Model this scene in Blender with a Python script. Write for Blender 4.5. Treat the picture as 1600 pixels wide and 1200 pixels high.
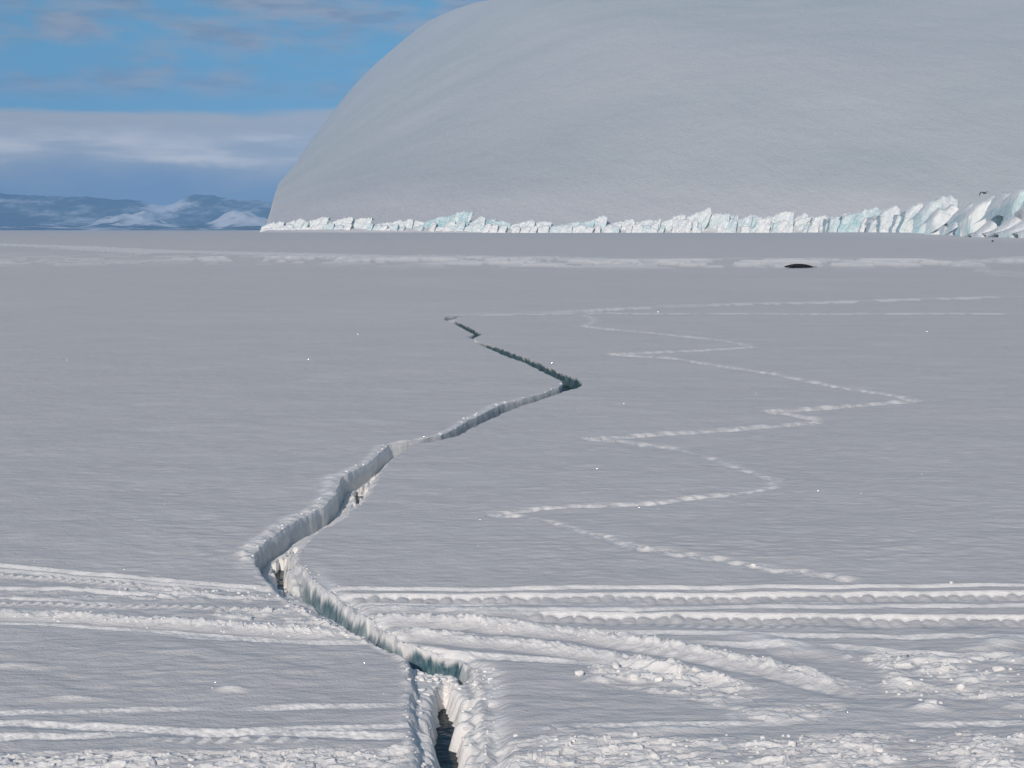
import bpy, math, random
import numpy as np
from math import radians as R

for o in list(bpy.data.objects):
    bpy.data.objects.remove(o)
SC = bpy.context.scene
COL = SC.collection
random.seed(4)
RNG = np.random.default_rng(11)

# ---------------------------------------------------------------- camera, sky, sun, exposure
F, HC, HZ = 2600.0, 2.6, 359.0          # focal length in photo pixels, eye height, horizon row
cam_d = bpy.data.cameras.new('camera')
cam = bpy.data.objects.new('camera', cam_d)
COL.objects.link(cam)
cam.location = (0, 0, HC)
cam.rotation_euler = (R(90), 0, 0)
cam_d.sensor_width = 36.0
cam_d.lens = F / 1600 * 36
cam_d.shift_y = -(600 - HZ) / 1600
cam_d.clip_start = 0.1
cam_d.clip_end = 200000
SC.camera = cam

SUN_EL, SUN_AZ = 23.0, 193.0            # azimuth clockwise from +Y (the view direction)
world = bpy.data.worlds.new('World')
SC.world = world
world.use_nodes = True
wn, wl = world.node_tree.nodes, world.node_tree.links
wn.clear()


def N(nodes, typ, **kw):
    n = nodes.new(typ)
    for k, v in kw.items():
        if k.startswith('i_'):
            n.inputs[k[2:].replace('_', ' ')].default_value = v
        else:
            setattr(n, k, v)
    return n


def wmath(op, a, b=None, c=None, clamp=False):
    n = wn.new('ShaderNodeMath')
    n.operation = op
    n.use_clamp = clamp
    for i, v in enumerate((a, b, c)):
        if v is None:
            continue
        if isinstance(v, (int, float)):
            n.inputs[i].default_value = v
        else:
            wl.new(v, n.inputs[i])
    return n.outputs[0]


def wramp(v, a, b):
    n = wn.new('ShaderNodeMapRange')
    n.interpolation_type = 'SMOOTHSTEP'
    wl.new(v, n.inputs[0])
    n.inputs[1].default_value = a
    n.inputs[2].default_value = b
    return n.outputs[0]


def wmix(fac, a, b):
    n = wn.new('ShaderNodeMix')
    n.data_type = 'RGBA'
    if isinstance(fac, (int, float)):
        n.inputs[0].default_value = fac
    else:
        wl.new(fac, n.inputs[0])
    for i, v in ((6, a), (7, b)):
        if isinstance(v, tuple):
            n.inputs[i].default_value = v + (1,)
        else:
            wl.new(v, n.inputs[i])
    return n.outputs[2]


tc = wn.new('ShaderNodeTexCoord')
sep = wn.new('ShaderNodeSeparateXYZ')
wl.new(tc.outputs['Generated'], sep.inputs[0])
dx, dy, dz = sep.outputs
zz = wmath('MULTIPLY_ADD', wmath('MAXIMUM', dz, 0.0), 0.78, 0.22)   # clear polar air: deep blue down to the horizon
cmb = wn.new('ShaderNodeCombineXYZ')
wl.new(dx, cmb.inputs[0]); wl.new(dy, cmb.inputs[1]); wl.new(zz, cmb.inputs[2])
nrm = wn.new('ShaderNodeVectorMath'); nrm.operation = 'NORMALIZE'
wl.new(cmb.outputs[0], nrm.inputs[0])
sky = wn.new('ShaderNodeTexSky')
sky.sky_type = 'NISHITA'
sky.sun_disc = False
sky.sun_elevation = R(SUN_EL)
sky.sun_rotation = R(SUN_AZ)
sky.altitude = 300
sky.air_density = 1.0
sky.dust_density = 0.2
sky.ozone_density = 1.0
wl.new(nrm.outputs[0], sky.inputs[0])
# clouds on the sky: a low stratus bank right round the horizon and thin smudges above
elev = wmath('ARCSINE', dz)
azim = wmath('ARCTAN2', dx, dy)


def cloud_noise(kx, ky, seed, detail=5, rough=0.55):
    c = wn.new('ShaderNodeCombineXYZ')
    wl.new(wmath('MULTIPLY', azim, kx), c.inputs[0])
    wl.new(wmath('MULTIPLY', elev, ky), c.inputs[1])
    c.inputs[2].default_value = seed
    n = wn.new('ShaderNodeTexNoise')
    n.inputs['Scale'].default_value = 1.0
    n.inputs['Detail'].default_value = detail
    n.inputs['Roughness'].default_value = rough
    wl.new(c.outputs[0], n.inputs['Vector'])
    return n.outputs[0]


n1 = cloud_noise(9, 60, 3.1)
n2 = cloud_noise(17, 42, 7.7)
n3 = cloud_noise(12, 90, 12.3, 5)
n4 = cloud_noise(30, 160, 20.3, 4)
# stratus bank 1.0 .. 4.1 degrees
top = wmath('MULTIPLY_ADD', wmath('SUBTRACT', n1, 0.5), 0.016, 0.0700)
bank = wmath('SUBTRACT', 1.0, wramp(wmath('SUBTRACT', elev, top), -0.0035, 0.0035))
elw = wmath('MULTIPLY_ADD', wmath('SUBTRACT', n2, 0.5), 0.030, elev)
bright = wmath('MULTIPLY', wmath('MULTIPLY', wramp(elw, 0.034, 0.043), wmath('SUBTRACT', 1.0, wramp(elw, 0.048, 0.064))), wramp(n3, 0.36, 0.66))
smudge = wmath('MULTIPLY', wramp(n2, 0.38, 0.66), wramp(elev, 0.070, 0.090))
dark2 = wramp(n4, 0.40, 0.66)
cl_low = (1.9, 2.3, 3.5)
cl_white = (10.5, 8.7, 7.0)
cl_lav = (5.3, 4.6, 3.7)
SKYC = wn.new('ShaderNodeHueSaturation')
SKYC.inputs['Hue'].default_value = 0.482
SKYC.inputs['Saturation'].default_value = 1.34
SKYC.inputs['Value'].default_value = 0.9
wl.new(sky.outputs[0], SKYC.inputs['Color'])
c0 = SKYC.outputs[0]
c1 = wmix(wmath('MULTIPLY', smudge, 0.82), c0, wmix(dark2, (3.3, 3.2, 3.5), (2.0, 2.2, 2.9)))
bankcol = wmix(bright, wmix(wramp(elw, 0.020, 0.046), cl_low, cl_lav), cl_white)
c2 = wmix(wmath('MULTIPLY', bank, wmath('MULTIPLY_ADD', n4, 0.25, 0.80, clamp=True)), c1, bankcol)
bg = wn.new('ShaderNodeBackground')
bg.inputs['Strength'].default_value = 0.15
wl.new(c2, bg.inputs['Color'])
wo = wn.new('ShaderNodeOutputWorld')
wl.new(bg.outputs[0], wo.inputs['Surface'])

sun_d = bpy.data.lights.new('sun', 'SUN')
sun_d.energy = 3.9
sun_d.angle = R(0.53)
sun_d.color = (1.0, 0.878, 0.785)
sun = bpy.data.objects.new('sun', sun_d)
COL.objects.link(sun)
sun.rotation_euler = (R(90 - SUN_EL), 0, R(180 - SUN_AZ))
SC.view_settings.view_transform = 'Standard'
SC.view_settings.look = 'None'
SC.view_settings.gamma = 1.0
SC.view_settings.use_curve_mapping = False
SC.view_settings.exposure = -0.40
SC.cycles.max_bounces = 6
SC.cycles.diffuse_bounces = 4
SC.cycles.volume_bounces = 0
SC.cycles.use_denoising = True

# ---------------------------------------------------------------- helpers


def gx(px, py):
    """photo pixel -> point on the flat ice"""
    y = HC * F / (np.asarray(py, float) - HZ)
    return (np.asarray(px, float) - 800) / F * y, y


def sstep(a, b, x):
    t = np.clip((x - a) / (b - a), 0, 1)
    return t * t * (3 - 2 * t)


def _hash(ix, iy, seed):
    h = (ix.astype(np.int64) * 374761393 + iy.astype(np.int64) * 668265263 + seed * 1442695041) & 0xFFFFFFFF
    h = ((h ^ (h >> 13)) * 1274126177) & 0xFFFFFFFF
    return ((h ^ (h >> 16)) & 0xFFFF).astype(np.float32) / 65535.0


def perlin(x, y, seed=0):
    """2D gradient noise, about -1..1"""
    x = np.asarray(x, np.float32); y = np.asarray(y, np.float32)
    xi = np.floor(x); yi = np.floor(y)
    xf = x - xi; yf = y - yi
    u = xf * xf * xf * (xf * (xf * 6 - 15) + 10)
    v = yf * yf * yf * (yf * (yf * 6 - 15) + 10)
    xi = xi.astype(np.int64); yi = yi.astype(np.int64)

    def g(ox, oy):
        a = _hash(xi + ox, yi + oy, seed) * 6.2831853
        return np.cos(a) * (xf - ox) + np.sin(a) * (yf - oy)
    a = g(0, 0); b = g(1, 0); c = g(0, 1); d = g(1, 1)
    return ((a + (b - a) * u) + ((c + (d - c) * u) - (a + (b - a) * u)) * v) * 1.5


def fbm(x, y, seed=0, octs=4, gain=0.5):
    s = 0; a = 1.0
    for k in range(octs):
        s = s + a * perlin(x * 2 ** k, y * 2 ** k, seed + k * 17)
        a *= gain
    return s


def mesh_obj(name, verts, faces, mat=None, parent=None, smooth=True, attrs=None, loc=None):
    me = bpy.data.meshes.new(name)
    v = np.ascontiguousarray(verts, np.float32).reshape(-1, 3)
    me.vertices.add(len(v))
    me.vertices.foreach_set('co', v.ravel())
    f = faces if isinstance(faces, np.ndarray) else None
    if f is not None:
        n, k = f.shape
        me.loops.add(n * k)
        me.loops.foreach_set('vertex_index', np.ascontiguousarray(f, np.int32).ravel())
        me.polygons.add(n)
        me.polygons.foreach_set('loop_start', np.arange(0, n * k, k, dtype=np.int32))
        me.update(calc_edges=True)
    else:
        me = bpy.data.meshes.new(name)
        me.from_pydata([tuple(p) for p in v], [], faces)
        me.update()
    if smooth:
        me.polygons.foreach_set('use_smooth', np.ones(len(me.polygons), bool))
    for k, a in (attrs or {}).items():
        at = me.attributes.new(k, 'FLOAT', 'POINT')
        at.data.foreach_set('value', np.ascontiguousarray(a, np.float32).ravel())
    if mat:
        me.materials.append(mat)
    o = bpy.data.objects.new(name, me)
    COL.objects.link(o)
    if parent:
        o.parent = parent
    if loc is not None:
        o.location = loc
    return o


def grid_faces(nr, nc):
    i = np.arange(nr - 1)[:, None] * nc + np.arange(nc - 1)[None, :]
    i = i.ravel()
    return np.stack([i, i + 1, i + nc + 1, i + nc], 1).astype(np.int32)


def tag(o, label=None, cat=None, group=None, kind=None):
    if label: o['label'] = label
    if cat: o['category'] = cat
    if group: o['group'] = group
    if kind: o['kind'] = kind
    return o


class Mat:
    def __init__(self, name):
        self.m = bpy.data.materials.new(name)
        self.m.use_nodes = True
        self.n, self.l = self.m.node_tree.nodes, self.m.node_tree.links
        self.n.clear()
        self.out = self.n.new('ShaderNodeOutputMaterial')
        self.b = self.n.new('ShaderNodeBsdfPrincipled')
        self.l.new(self.b.outputs[0], self.out.inputs[0])
        self.co = self.n.new('ShaderNodeTexCoord').outputs['Object']

    def math(self, op, a, b=None, clamp=False):
        n = self.n.new('ShaderNodeMath'); n.operation = op; n.use_clamp = clamp
        for i, v in enumerate((a, b)):
            if v is None: continue
            if isinstance(v, (int, float)): n.inputs[i].default_value = v
            else: self.l.new(v, n.inputs[i])
        return n.outputs[0]

    def ramp(self, v, a, b):
        n = self.n.new('ShaderNodeMapRange'); n.interpolation_type = 'SMOOTHSTEP'
        self.l.new(v, n.inputs[0]); n.inputs[1].default_value = a; n.inputs[2].default_value = b
        return n.outputs[0]

    def scale(self, sx, sy, sz, rz=0):
        n = self.n.new('ShaderNodeMapping')
        n.inputs['Scale'].default_value = (sx, sy, sz)
        n.inputs['Rotation'].default_value = (0, 0, rz)
        self.l.new(self.co, n.inputs[0])
        return n.outputs[0]

    def noise(self, vec, sc=1.0, det=3, rough=0.5):
        n = self.n.new('ShaderNodeTexNoise')
        n.inputs['Scale'].default_value = sc; n.inputs['Detail'].default_value = det
        n.inputs['Roughness'].default_value = rough
        self.l.new(vec, n.inputs['Vector'])
        return n.outputs[0]

    def attr(self, name):
        n = self.n.new('ShaderNodeAttribute'); n.attribute_name = name
        return n.outputs['Fac']

    def mix(self, f, a, b):
        n = self.n.new('ShaderNodeMix'); n.data_type = 'RGBA'
        if isinstance(f, (int, float)): n.inputs[0].default_value = f
        else: self.l.new(f, n.inputs[0])
        for i, v in ((6, a), (7, b)):
            if isinstance(v, tuple): n.inputs[i].default_value = v + (1,)
            else: self.l.new(v, n.inputs[i])
        return n.outputs[2]

    def bump(self, h, dist, strength=1.0, prev=None):
        n = self.n.new('ShaderNodeBump')
        n.inputs['Strength'].default_value = strength
        n.inputs['Distance'].default_value = dist
        self.l.new(h, n.inputs['Height'])
        if prev is not None: self.l.new(prev, n.inputs['Normal'])
        return n.outputs[0]

    def set(self, **kw):
        for k, v in kw.items():
            i = self.b.inputs[k.replace('_', ' ')]
            if isinstance(v, (int, float)): i.default_value = v
            elif isinstance(v, tuple): i.default_value = v + (1,)
            else: self.l.new(v, i)
        return self


# ---------------------------------------------------------------- materials
PACKED = (0.66, 0.675, 0.715)
FRESH = (0.91, 0.90, 0.87)
SNOWHILL = (0.58, 0.61, 0.62)

ms = Mat('sea_ice_snow')
fresh = ms.attr('fresh'); icea = ms.attr('ice')
mott = ms.noise(ms.scale(0.5, 0.9, 1), 1, 4)
fine = ms.noise(ms.scale(5, 9, 5), 1, 3)
pk = ms.mix(ms.ramp(mott, 0.3, 0.7), (0.645, 0.632, 0.622), (0.69, 0.677, 0.66))
pk = ms.mix(ms.ramp(fine, 0.35, 0.7), pk, (0.72, 0.705, 0.69))
c = ms.mix(fresh, pk, FRESH)
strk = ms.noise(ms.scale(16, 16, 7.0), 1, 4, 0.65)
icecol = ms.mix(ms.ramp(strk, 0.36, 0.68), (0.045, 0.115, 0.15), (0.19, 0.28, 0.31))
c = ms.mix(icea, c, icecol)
grain = ms.noise(ms.scale(55, 55, 55), 1, 2, 0.6)
ripple = ms.noise(ms.scale(6, 11, 7), 1, 4, 0.62)
b1 = ms.bump(ripple, 0.02, 0.75)
b2 = ms.bump(grain, 0.006, 0.8, b1)
ms.set(Base_Color=c, Roughness=0.75, Normal=b2)
ms.b.inputs['Specular IOR Level'].default_value = 0.2
M_SNOW = ms.m

mh = Mat('glacier_snow')
hn = mh.noise(mh.scale(0.004, 0.004, 0.006), 1, 4)
hc = mh.mix(mh.ramp(hn, 0.3, 0.7), (0.585, 0.615, 0.600), (0.645, 0.660, 0.640))
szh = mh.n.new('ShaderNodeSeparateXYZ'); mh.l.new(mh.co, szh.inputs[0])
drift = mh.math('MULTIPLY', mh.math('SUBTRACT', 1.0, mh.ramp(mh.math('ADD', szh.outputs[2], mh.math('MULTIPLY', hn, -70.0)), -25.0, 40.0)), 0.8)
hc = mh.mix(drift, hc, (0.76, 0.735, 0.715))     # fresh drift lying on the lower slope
hb = mh.bump(mh.noise(mh.scale(0.045, 0.014, 0.05, 0.6), 1, 5, 0.65), 6.0, 0.5)
hb = mh.bump(mh.noise(mh.scale(0.35, 0.16, 0.35, 0.5), 1, 4, 0.65), 1.4, 0.7, hb)
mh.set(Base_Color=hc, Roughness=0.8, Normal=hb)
mh.b.inputs['Specular IOR Level'].default_value = 0.15
M_HILL = mh.m

mi = Mat('cliff_ice')
tint = mi.attr('ice')
cn = mi.noise(mi.scale(0.22, 0.22, 0.07), 1, 4, 0.6)
ic = mi.mix(mi.math('MULTIPLY', tint, mi.ramp(cn, 0.25, 0.62)), (0.93, 0.93, 0.915), (0.42, 0.66, 0.69))
ib = mi.bump(mi.noise(mi.scale(0.7, 0.7, 0.16), 1, 5, 0.62), 1.6, 0.55)
ib = mi.bump(mi.noise(mi.scale(1.6, 1.6, 1.2), 1, 3, 0.6), 0.35, 0.6, ib)
mi.set(Base_Color=ic, Roughness=0.6, Normal=ib)
mi.b.inputs['Specular IOR Level'].default_value = 0.3
M_CLIFF = mi.m

mw = Mat('sea_water_surface')
wb = mw.bump(mw.noise(mw.scale(9, 9, 9), 1, 3), 0.02, 0.4)
mw.set(Base_Color=(0.004, 0.020, 0.032), Roughness=0.15, Normal=wb)
mw.b.inputs['Specular IOR Level'].default_value = 0.04
M_WATER = mw.m

mr = Mat('mountain_rock_snow')
sn = mr.attr('snow')
rn = mr.noise(mr.scale(0.006, 0.003, 0.02), 1, 6, 0.7)
sf = mr.ramp(mr.math('ADD', mr.math('MULTIPLY', rn, 1.1), mr.math('MULTIPLY', sn, 1.0)), 0.62, 1.08)
mr.set(Base_Color=mr.mix(sf, (0.07, 0.068, 0.07), (0.82, 0.82, 0.81)), Roughness=0.9)
mr.b.inputs['Specular IOR Level'].default_value = 0.1
M_ROCK = mr.m

mk = Mat('seal_fur')
mk.set(Base_Color=mk.mix(mk.ramp(mk.noise(mk.scale(4, 4, 4), 1, 3), 0.4, 0.7), (0.006, 0.006, 0.007), (0.02, 0.019, 0.018)), Roughness=0.55)
mk.b.inputs['Specular IOR Level'].default_value = 0.2
M_SEAL = mk.m
mb = Mat('dark_plumage')
mb.set(Base_Color=mb.mix(mb.ramp(mb.noise(mb.scale(14, 14, 14), 1, 3), 0.4, 0.7), (0.010, 0.009, 0.008), (0.03, 0.026, 0.022)), Roughness=0.8)
M_BIRD = mb.m
mbk = Mat('bill_horn'); mbk.set(Base_Color=(0.01, 0.01, 0.01), Roughness=0.4); M_BILL = mbk.m

mc = Mat('snow_clod_snow')
cc = mc.mix(mc.ramp(mc.noise(mc.scale(12, 12, 12), 1, 3), 0.3, 0.7), (0.80, 0.79, 0.77), (0.88, 0.87, 0.84))
mc.set(Base_Color=cc, Roughness=0.75)
M_CLOD = mc.m
mg = Mat('grey_ice_lump')
mg.set(Base_Color=mg.mix(mg.ramp(mg.noise(mg.scale(25, 25, 25), 1, 3), 0.35, 0.65), (0.30, 0.32, 0.35), (0.52, 0.54, 0.56)), Roughness=0.6,
       Normal=mg.bump(mg.noise(mg.scale(40, 40, 40), 1, 3, 0.6), 0.008, 0.7))
M_GREY = mg.m
mx = Mat('ice_crystal_glint')
mx.set(Base_Color=(0.95, 0.95, 0.95), Roughness=0.22, Metallic=1.0)
M_GLINT = mx.m
mst = Mat('dark_stone')
mst.set(Base_Color=mst.mix(mst.noise(mst.scale(9, 9, 9), 1, 3), (0.03, 0.03, 0.032), (0.08, 0.078, 0.075)), Roughness=0.85)
M_STONE = mst.m

# ---------------------------------------------------------------- sea ice: one height field out to the horizon
rows_px = np.concatenate([np.arange(1296, 560, -0.9), np.arange(560, 430, -0.8), np.arange(430, 364, -0.46)])
D = HC * F / (rows_px - HZ)
D = np.concatenate([np.geomspace(0.5, D[0] * 0.985, 22), D, np.geomspace(D[-1] * 1.03, 40000, 34)])
YP = HZ + HC * F / D
# rims of the crack: photo row, left rim, right rim
CR = np.array([
    (1300, 662, 786), (1200, 650, 765), (1160, 643, 767), (1120, 639, 759), (1100, 638, 755), (1070, 640, 758), (1050, 641, 753), (1040, 638, 740), (1030, 626, 722),
    (1022, 608, 700), (1015, 592, 674), (1010, 582, 656), (1000, 562, 622), (990, 540, 606), (975, 505, 588), (960, 478, 562), (947, 458, 545), (932, 438, 533),
    (920, 428, 515), (907, 416, 494), (892, 403, 479), (880, 398, 471), (870, 397, 468), (855, 406, 478), (840, 428, 490), (827, 445, 507), (810, 472, 542),
    (795, 502, 556), (780, 519, 573), (770, 525, 583), (760, 529, 589), (745, 534, 594), (732, 562, 601), (725, 575, 607), (712, 591, 620), (705, 597, 630),
    (697, 608, 644), (690, 652, 682), (682, 688, 716), (672, 711, 733), (660, 729, 758), (645, 759, 787), (632, 785, 822), (622, 825, 855), (612, 858, 885),
    (606, 872, 905), (601, 878, 914), (596, 879, 908), (590, 868, 900), (570, 826, 850), (557, 792, 820), (542, 757, 776), (535, 744, 752), (531, 733, 743), (527, 725, 744),
    (523.5, 741, 753), (521, 739, 753), (510, 716, 731), (505, 707, 718), (502, 699, 712), (499, 692, 712), (495, 696, 716), (491, 722, 736), (488, 760, 768), (486, 790, 794)])[::-1]
nr = len(D)
ppm = F / D                                      # photo px per metre across the view
jag = np.clip(D / 30, .75, 1)
LR = np.interp(YP, CR[:, 0], CR[:, 1]); RR = np.interp(YP, CR[:, 0], CR[:, 2])
LR = LR + np.minimum(ppm, 340) * (0.026 * perlin(D / 0.33, D * 0, 401) + 0.022 * perlin(D / 0.12, D * 0, 402) + .010 * perlin(D / .05, D * 0, 408)) * jag
RR = RR + np.minimum(ppm, 340) * (0.026 * perlin(D / 0.33, D * 0 + 7, 403) + 0.022 * perlin(D / 0.12, D * 0 + 5, 404) + .010 * perlin(D / .05, D * 0, 409)) * jag
RR = np.maximum(RR, LR + 3)
side = np.geomspace(20, 9000, 22)
cL0, cR0 = 330.0, 980.0
cA = np.concatenate([np.arange(-420, -20, 4.2), np.arange(-20, cL0 - 1, 2.1)]); cB = np.concatenate([np.arange(cR0 + 2.1, 1620, 2.1), np.arange(1622, 2060, 4.2)])
NLz, NCz, NRz = 200, 64, 200
tl = np.linspace(0, 1, NLz, endpoint=False)
tk = np.linspace(0, 1, NCz); ku = tk - 0.82 * np.sin(2 * np.pi * tk) / (2 * np.pi)
trr = np.linspace(0, 1, NRz + 1)[1:]
PXG = np.concatenate([
    np.repeat((cA[0] - side[::-1])[None], nr, 0), np.repeat(cA[None], nr, 0),
    cL0 + (LR - cL0)[:, None] * tl[None], LR[:, None] + (RR - LR)[:, None] * ku[None], RR[:, None] + (cR0 - RR)[:, None] * trr[None],
    np.repeat(cB[None], nr, 0), np.repeat((cB[-1] + side)[None], nr, 0)], 1).astype(np.float32)
nc = PXG.shape[1]
CMIN, CMAX = PXG.min(0), PXG.max(0)
Y = np.repeat(D[:, None], nc, 1).astype(np.float32)
X = ((PXG - 800) / F * Y).astype(np.float32)
Z = np.zeros((nr, nc), np.float32)
FR = np.zeros((nr, nc), np.float32)      # loose clean snow
IC = np.zeros((nr, nc), np.float32)      # bare sea ice
dstep = np.gradient(D).astype(np.float32)


def rsl(y0, y1):
    """slice of grid rows seen between photo rows y0 < y1"""
    idx = np.where((YP >= y0) & (YP <= y1))[0]
    return slice(idx[0], idx[-1] + 1)


def csl(x0, x1):
    idx = np.where((CMAX >= x0) & (CMIN <= x1))[0]
    return slice(idx[0], idx[-1] + 1)


def lod(wl_, s):
    """fade an octave the mesh cannot carry"""
    return np.clip(wl_ / (2.2 * dstep[s]) - 0.6, 0, 1)[:, None]


near = rsl(420, 1400)
x_, y_ = X[near], Y[near]
Z[near] += 0.018 * perlin(x_ / 3.3, y_ / 2.6, 1) * lod(2.5, near)
Z[near] += 0.0075 * perlin(x_ / 0.55, y_ / 0.42, 2) * lod(0.42, near)
patch = 0.4 + 0.6 * sstep(-0.3, 0.5, perlin(x_ / 1.7, y_ / 1.3, 9))
Z[near] += 0.0065 * patch * perlin(x_ / 0.24, y_ / 0.13, 3) * lod(0.15, near)
Z[near] += 0.0034 * patch * perlin(x_ / 0.11, y_ / 0.07, 4) * lod(0.08, near)
far = rsl(362, 520)
Z[far] += 0.05 * perlin(X[far] / 22, Y[far] / 16, 5) * sstep(520, 430, YP[far])[:, None]
Z[far] += 0.14 * perlin(X[far] / 140, Y[far] / 90, 6) * sstep(470, 400, YP[far])[:, None]


pl = sstep(-.35, .5, perlin(x_ / 2.4, y_ / 1.5, 21)) * .8 + .2
FR[near] += .24 * pl * sstep(.22, .75, perlin(x_ / .36, y_ / .15, 22) + .4 * perlin(x_ / .14, y_ / .06, 23)) * lod(.16, near)
FR[near] += .16 * sstep(.1, .8, perlin(x_ / 1.3, y_ / .7, 24)) * lod(.6, near)
FR[far] += .10 * sstep(.0, .8, perlin(X[far] / 9, Y[far] / 9, 25))


def plates(x, y, seed):
    """jumbled tilted plates (nearest of jittered cells), about -1..1"""
    x = np.asarray(x, np.float32); y = np.asarray(y, np.float32)
    xi = np.floor(x).astype(np.int64); yi = np.floor(y).astype(np.int64)
    best = np.full(x.shape, 9.0, np.float32); out = np.zeros(x.shape, np.float32)
    for ox in (-1, 0, 1):
        for oy in (-1, 0, 1):
            cx = xi + ox + _hash(xi + ox, yi + oy, seed); cy = yi + oy + _hash(xi + ox, yi + oy, seed + 1)
            d = (x - cx) ** 2 + (y - cy) ** 2
            h_ = _hash(xi + ox, yi + oy, seed + 2) * 1.2 - .6
            a_ = _hash(xi + ox, yi + oy, seed + 3) * 6.28
            v_ = h_ + .9 * (np.cos(a_) * (x - cx) + np.sin(a_) * (y - cy))
            m_ = d < best
            best = np.where(m_, d, best); out = np.where(m_, v_, out)
    return out


def lumps(x, y, s, seed, w=0.16):
    """tumbled snow: rounded lumps of several sizes, 0..1"""
    a = 1 - np.abs(perlin(x / w, y / w, seed)) * 1.6
    b = 1 - np.abs(perlin(x / (w * .5), y / (w * .5), seed + 5)) * 1.6
    c = perlin(x / (w * .22), y / (w * .22), seed + 9)
    d = perlin(x / (w * 2.3), y / (w * 2.3), seed + 13)
    e = plates(x / (w * .8), y / (w * .8), seed + 31); g = plates(x / (w * .4), y / (w * .4), seed + 37)
    return 0.28 * a * lod(w, s) + 0.14 * b * lod(w * .5, s) + 0.10 * c * lod(w * .22, s) + 0.40 * d + (.10 + .42 * e) * lod(w, s) + (.1 + .26 * g) * lod(w * .5, s)


def track(pts, profile, pad=70, fresh_w=None, fr=0.8, end_fade=0.25, seed=0, wob=0.012):
    """apply profile(t, x, slice, fade) along a polyline of photo points; t = metres towards the camera"""
    p = np.array(pts, float)
    lx, ly = gx(p[:, 0], p[:, 1])
    s = rsl(p[:, 1].min() - pad, p[:, 1].max() + pad)
    cs = csl(p[:, 0].min() - 60, p[:, 0].max() + 60)
    x, y = X[s, cs], Y[s, cs]
    o = np.argsort(lx)
    yl = np.interp(x, lx[o], ly[o])
    sl = np.gradient(np.interp(np.linspace(lx.min(), lx.max(), 400), lx[o], ly[o])) / ((np.ptp(lx)) / 399)
    slope = np.interp(x, np.linspace(lx.min(), lx.max(), 400), sl)
    t = (yl - y) / np.sqrt(1 + slope ** 2)
    t = t + wob * perlin(x / 0.7, x * 0 + seed * 3.7, 40 + seed) + wob * .5 * perlin(x / 0.16, x * 0 + seed * 1.7, 60 + seed)
    fade = sstep(lx.min() - end_fade, lx.min() + end_fade, x) * (1 - sstep(lx.max() - end_fade, lx.max() + end_fade, x))
    dz, ff = profile(t, x, s, fade)
    Z[s, cs] += dz * fade
    FR[s, cs] = np.maximum(FR[s, cs], ff * fade)


def ledge(h=0.02, w=0.05, rec=0.10, berm=0.006, scal=0, lam=0.105, seed=0, fr=0.85, vary=0.5):
    """a step down towards the camera, recovered gently on the near side; scal = depth of round lug marks"""
    def f(t, x, s, fade):
        o = x * 0
        t = t + .006 * perlin(x / .05, o, 71 + seed) + .004 * perlin(x / .024, t / .03, 72 + seed)
        amp = 1 - vary * sstep(-0.3, 0.6, perlin(x / 0.9, o, 70 + seed) + .6 * perlin(x / .21, o, 73 + seed) + .35 * perlin(x / .07, o, 74 + seed))
        w1 = w * (.75 + .5 * amp)
        top_ = o
        if scal:
            ph = x / lam + 0.16 * perlin(x / .45, o, 90 + seed)
            ph = 2 * (ph - np.floor(ph)) - 1
            dome_ = np.sqrt(np.clip(1 - np.abs(ph) ** 2.2, 0, 1)) * (.8 + .5 * perlin(x / .13, o, 92 + seed)) * (.35 + .65 * sstep(-.55, .1, perlin(x / .8, o, 93 + seed)))
            top_ = np.clip(.62 * dome_, 0, .85) * (1 - sstep(w1 + .02, w1 + scal, t + .25 * scal * ph * ph))
        wf = w + scal
        drop = np.minimum(np.clip(t / w1, 0, 1), 1 - top_)
        dz = -h * amp * drop * (1 - sstep(wf, wf + rec, t))
        w1 = w1 * (1 - top_)
        dz = dz + berm * .6 * amp * np.exp(-((t + 0.012) / 0.02) ** 2)
        sl = sstep(-0.02, 0.0, t) * (1 - sstep(0, 1, (t - w1) / 0.015))
        dz = dz + .006 * perlin(x / .035, t / .025, 75 + seed) * sl * lod(.04, s)
        return dz, fr * sl * (0.35 + .65 * amp)
    return f


def ridge(h=0.035, w=0.08, lump=0.7, seed=0, fr=0.9, skew=0.0, lw=0.1):
    """a bank of pushed-up snow"""
    def f(t, x, s, fade):
        L = lumps(x, t * 1.0 + seed * 9.1, s, 100 + seed, lw)
        g = np.exp(-np.abs((t - skew * 0) / w) ** 2.4)
        amp = 0.72 + 0.4 * perlin(x / 0.6, x * 0 + seed, 130 + seed)
        gr = -.35 * h * np.exp(-((t - 2.1 * w) / (.8 * w)) ** 2)
        return gr + h * g * amp * (1 - lump + lump * (0.35 + L)), fr * np.clip(g * 1.6 - .1, 0, 1) * np.clip(0.7 + 0.5 * L, 0.3, 1)
    return f


def lugs(lam=0.085, w=0.11, h=0.012, slant=0.6, seed=0, fr=0.7):
    """oblique lug prints in a rut floor"""
    def f(t, x, s, fade):
        ph = (x + slant * t) / lam + 0.25 * perlin(x / .6, x * 0, 150 + seed)
        ph = ph - np.floor(ph)
        p = sstep(0.25, 0.5, ph) * (1 - sstep(0.75, 0.95, ph))
        g = sstep(-w / 2, -w / 2 + .02, t) * (1 - sstep(w / 2 - .02, w / 2, t))
        m = sstep(-0.25, 0.2, perlin(x / 1.1, x * 0, 160 + seed) + 0.25)
        # each print: floor tilted so that its far end stands up
        return h * p * g * m * (0.5 - t / w), fr * p * g * m
    return f


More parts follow.
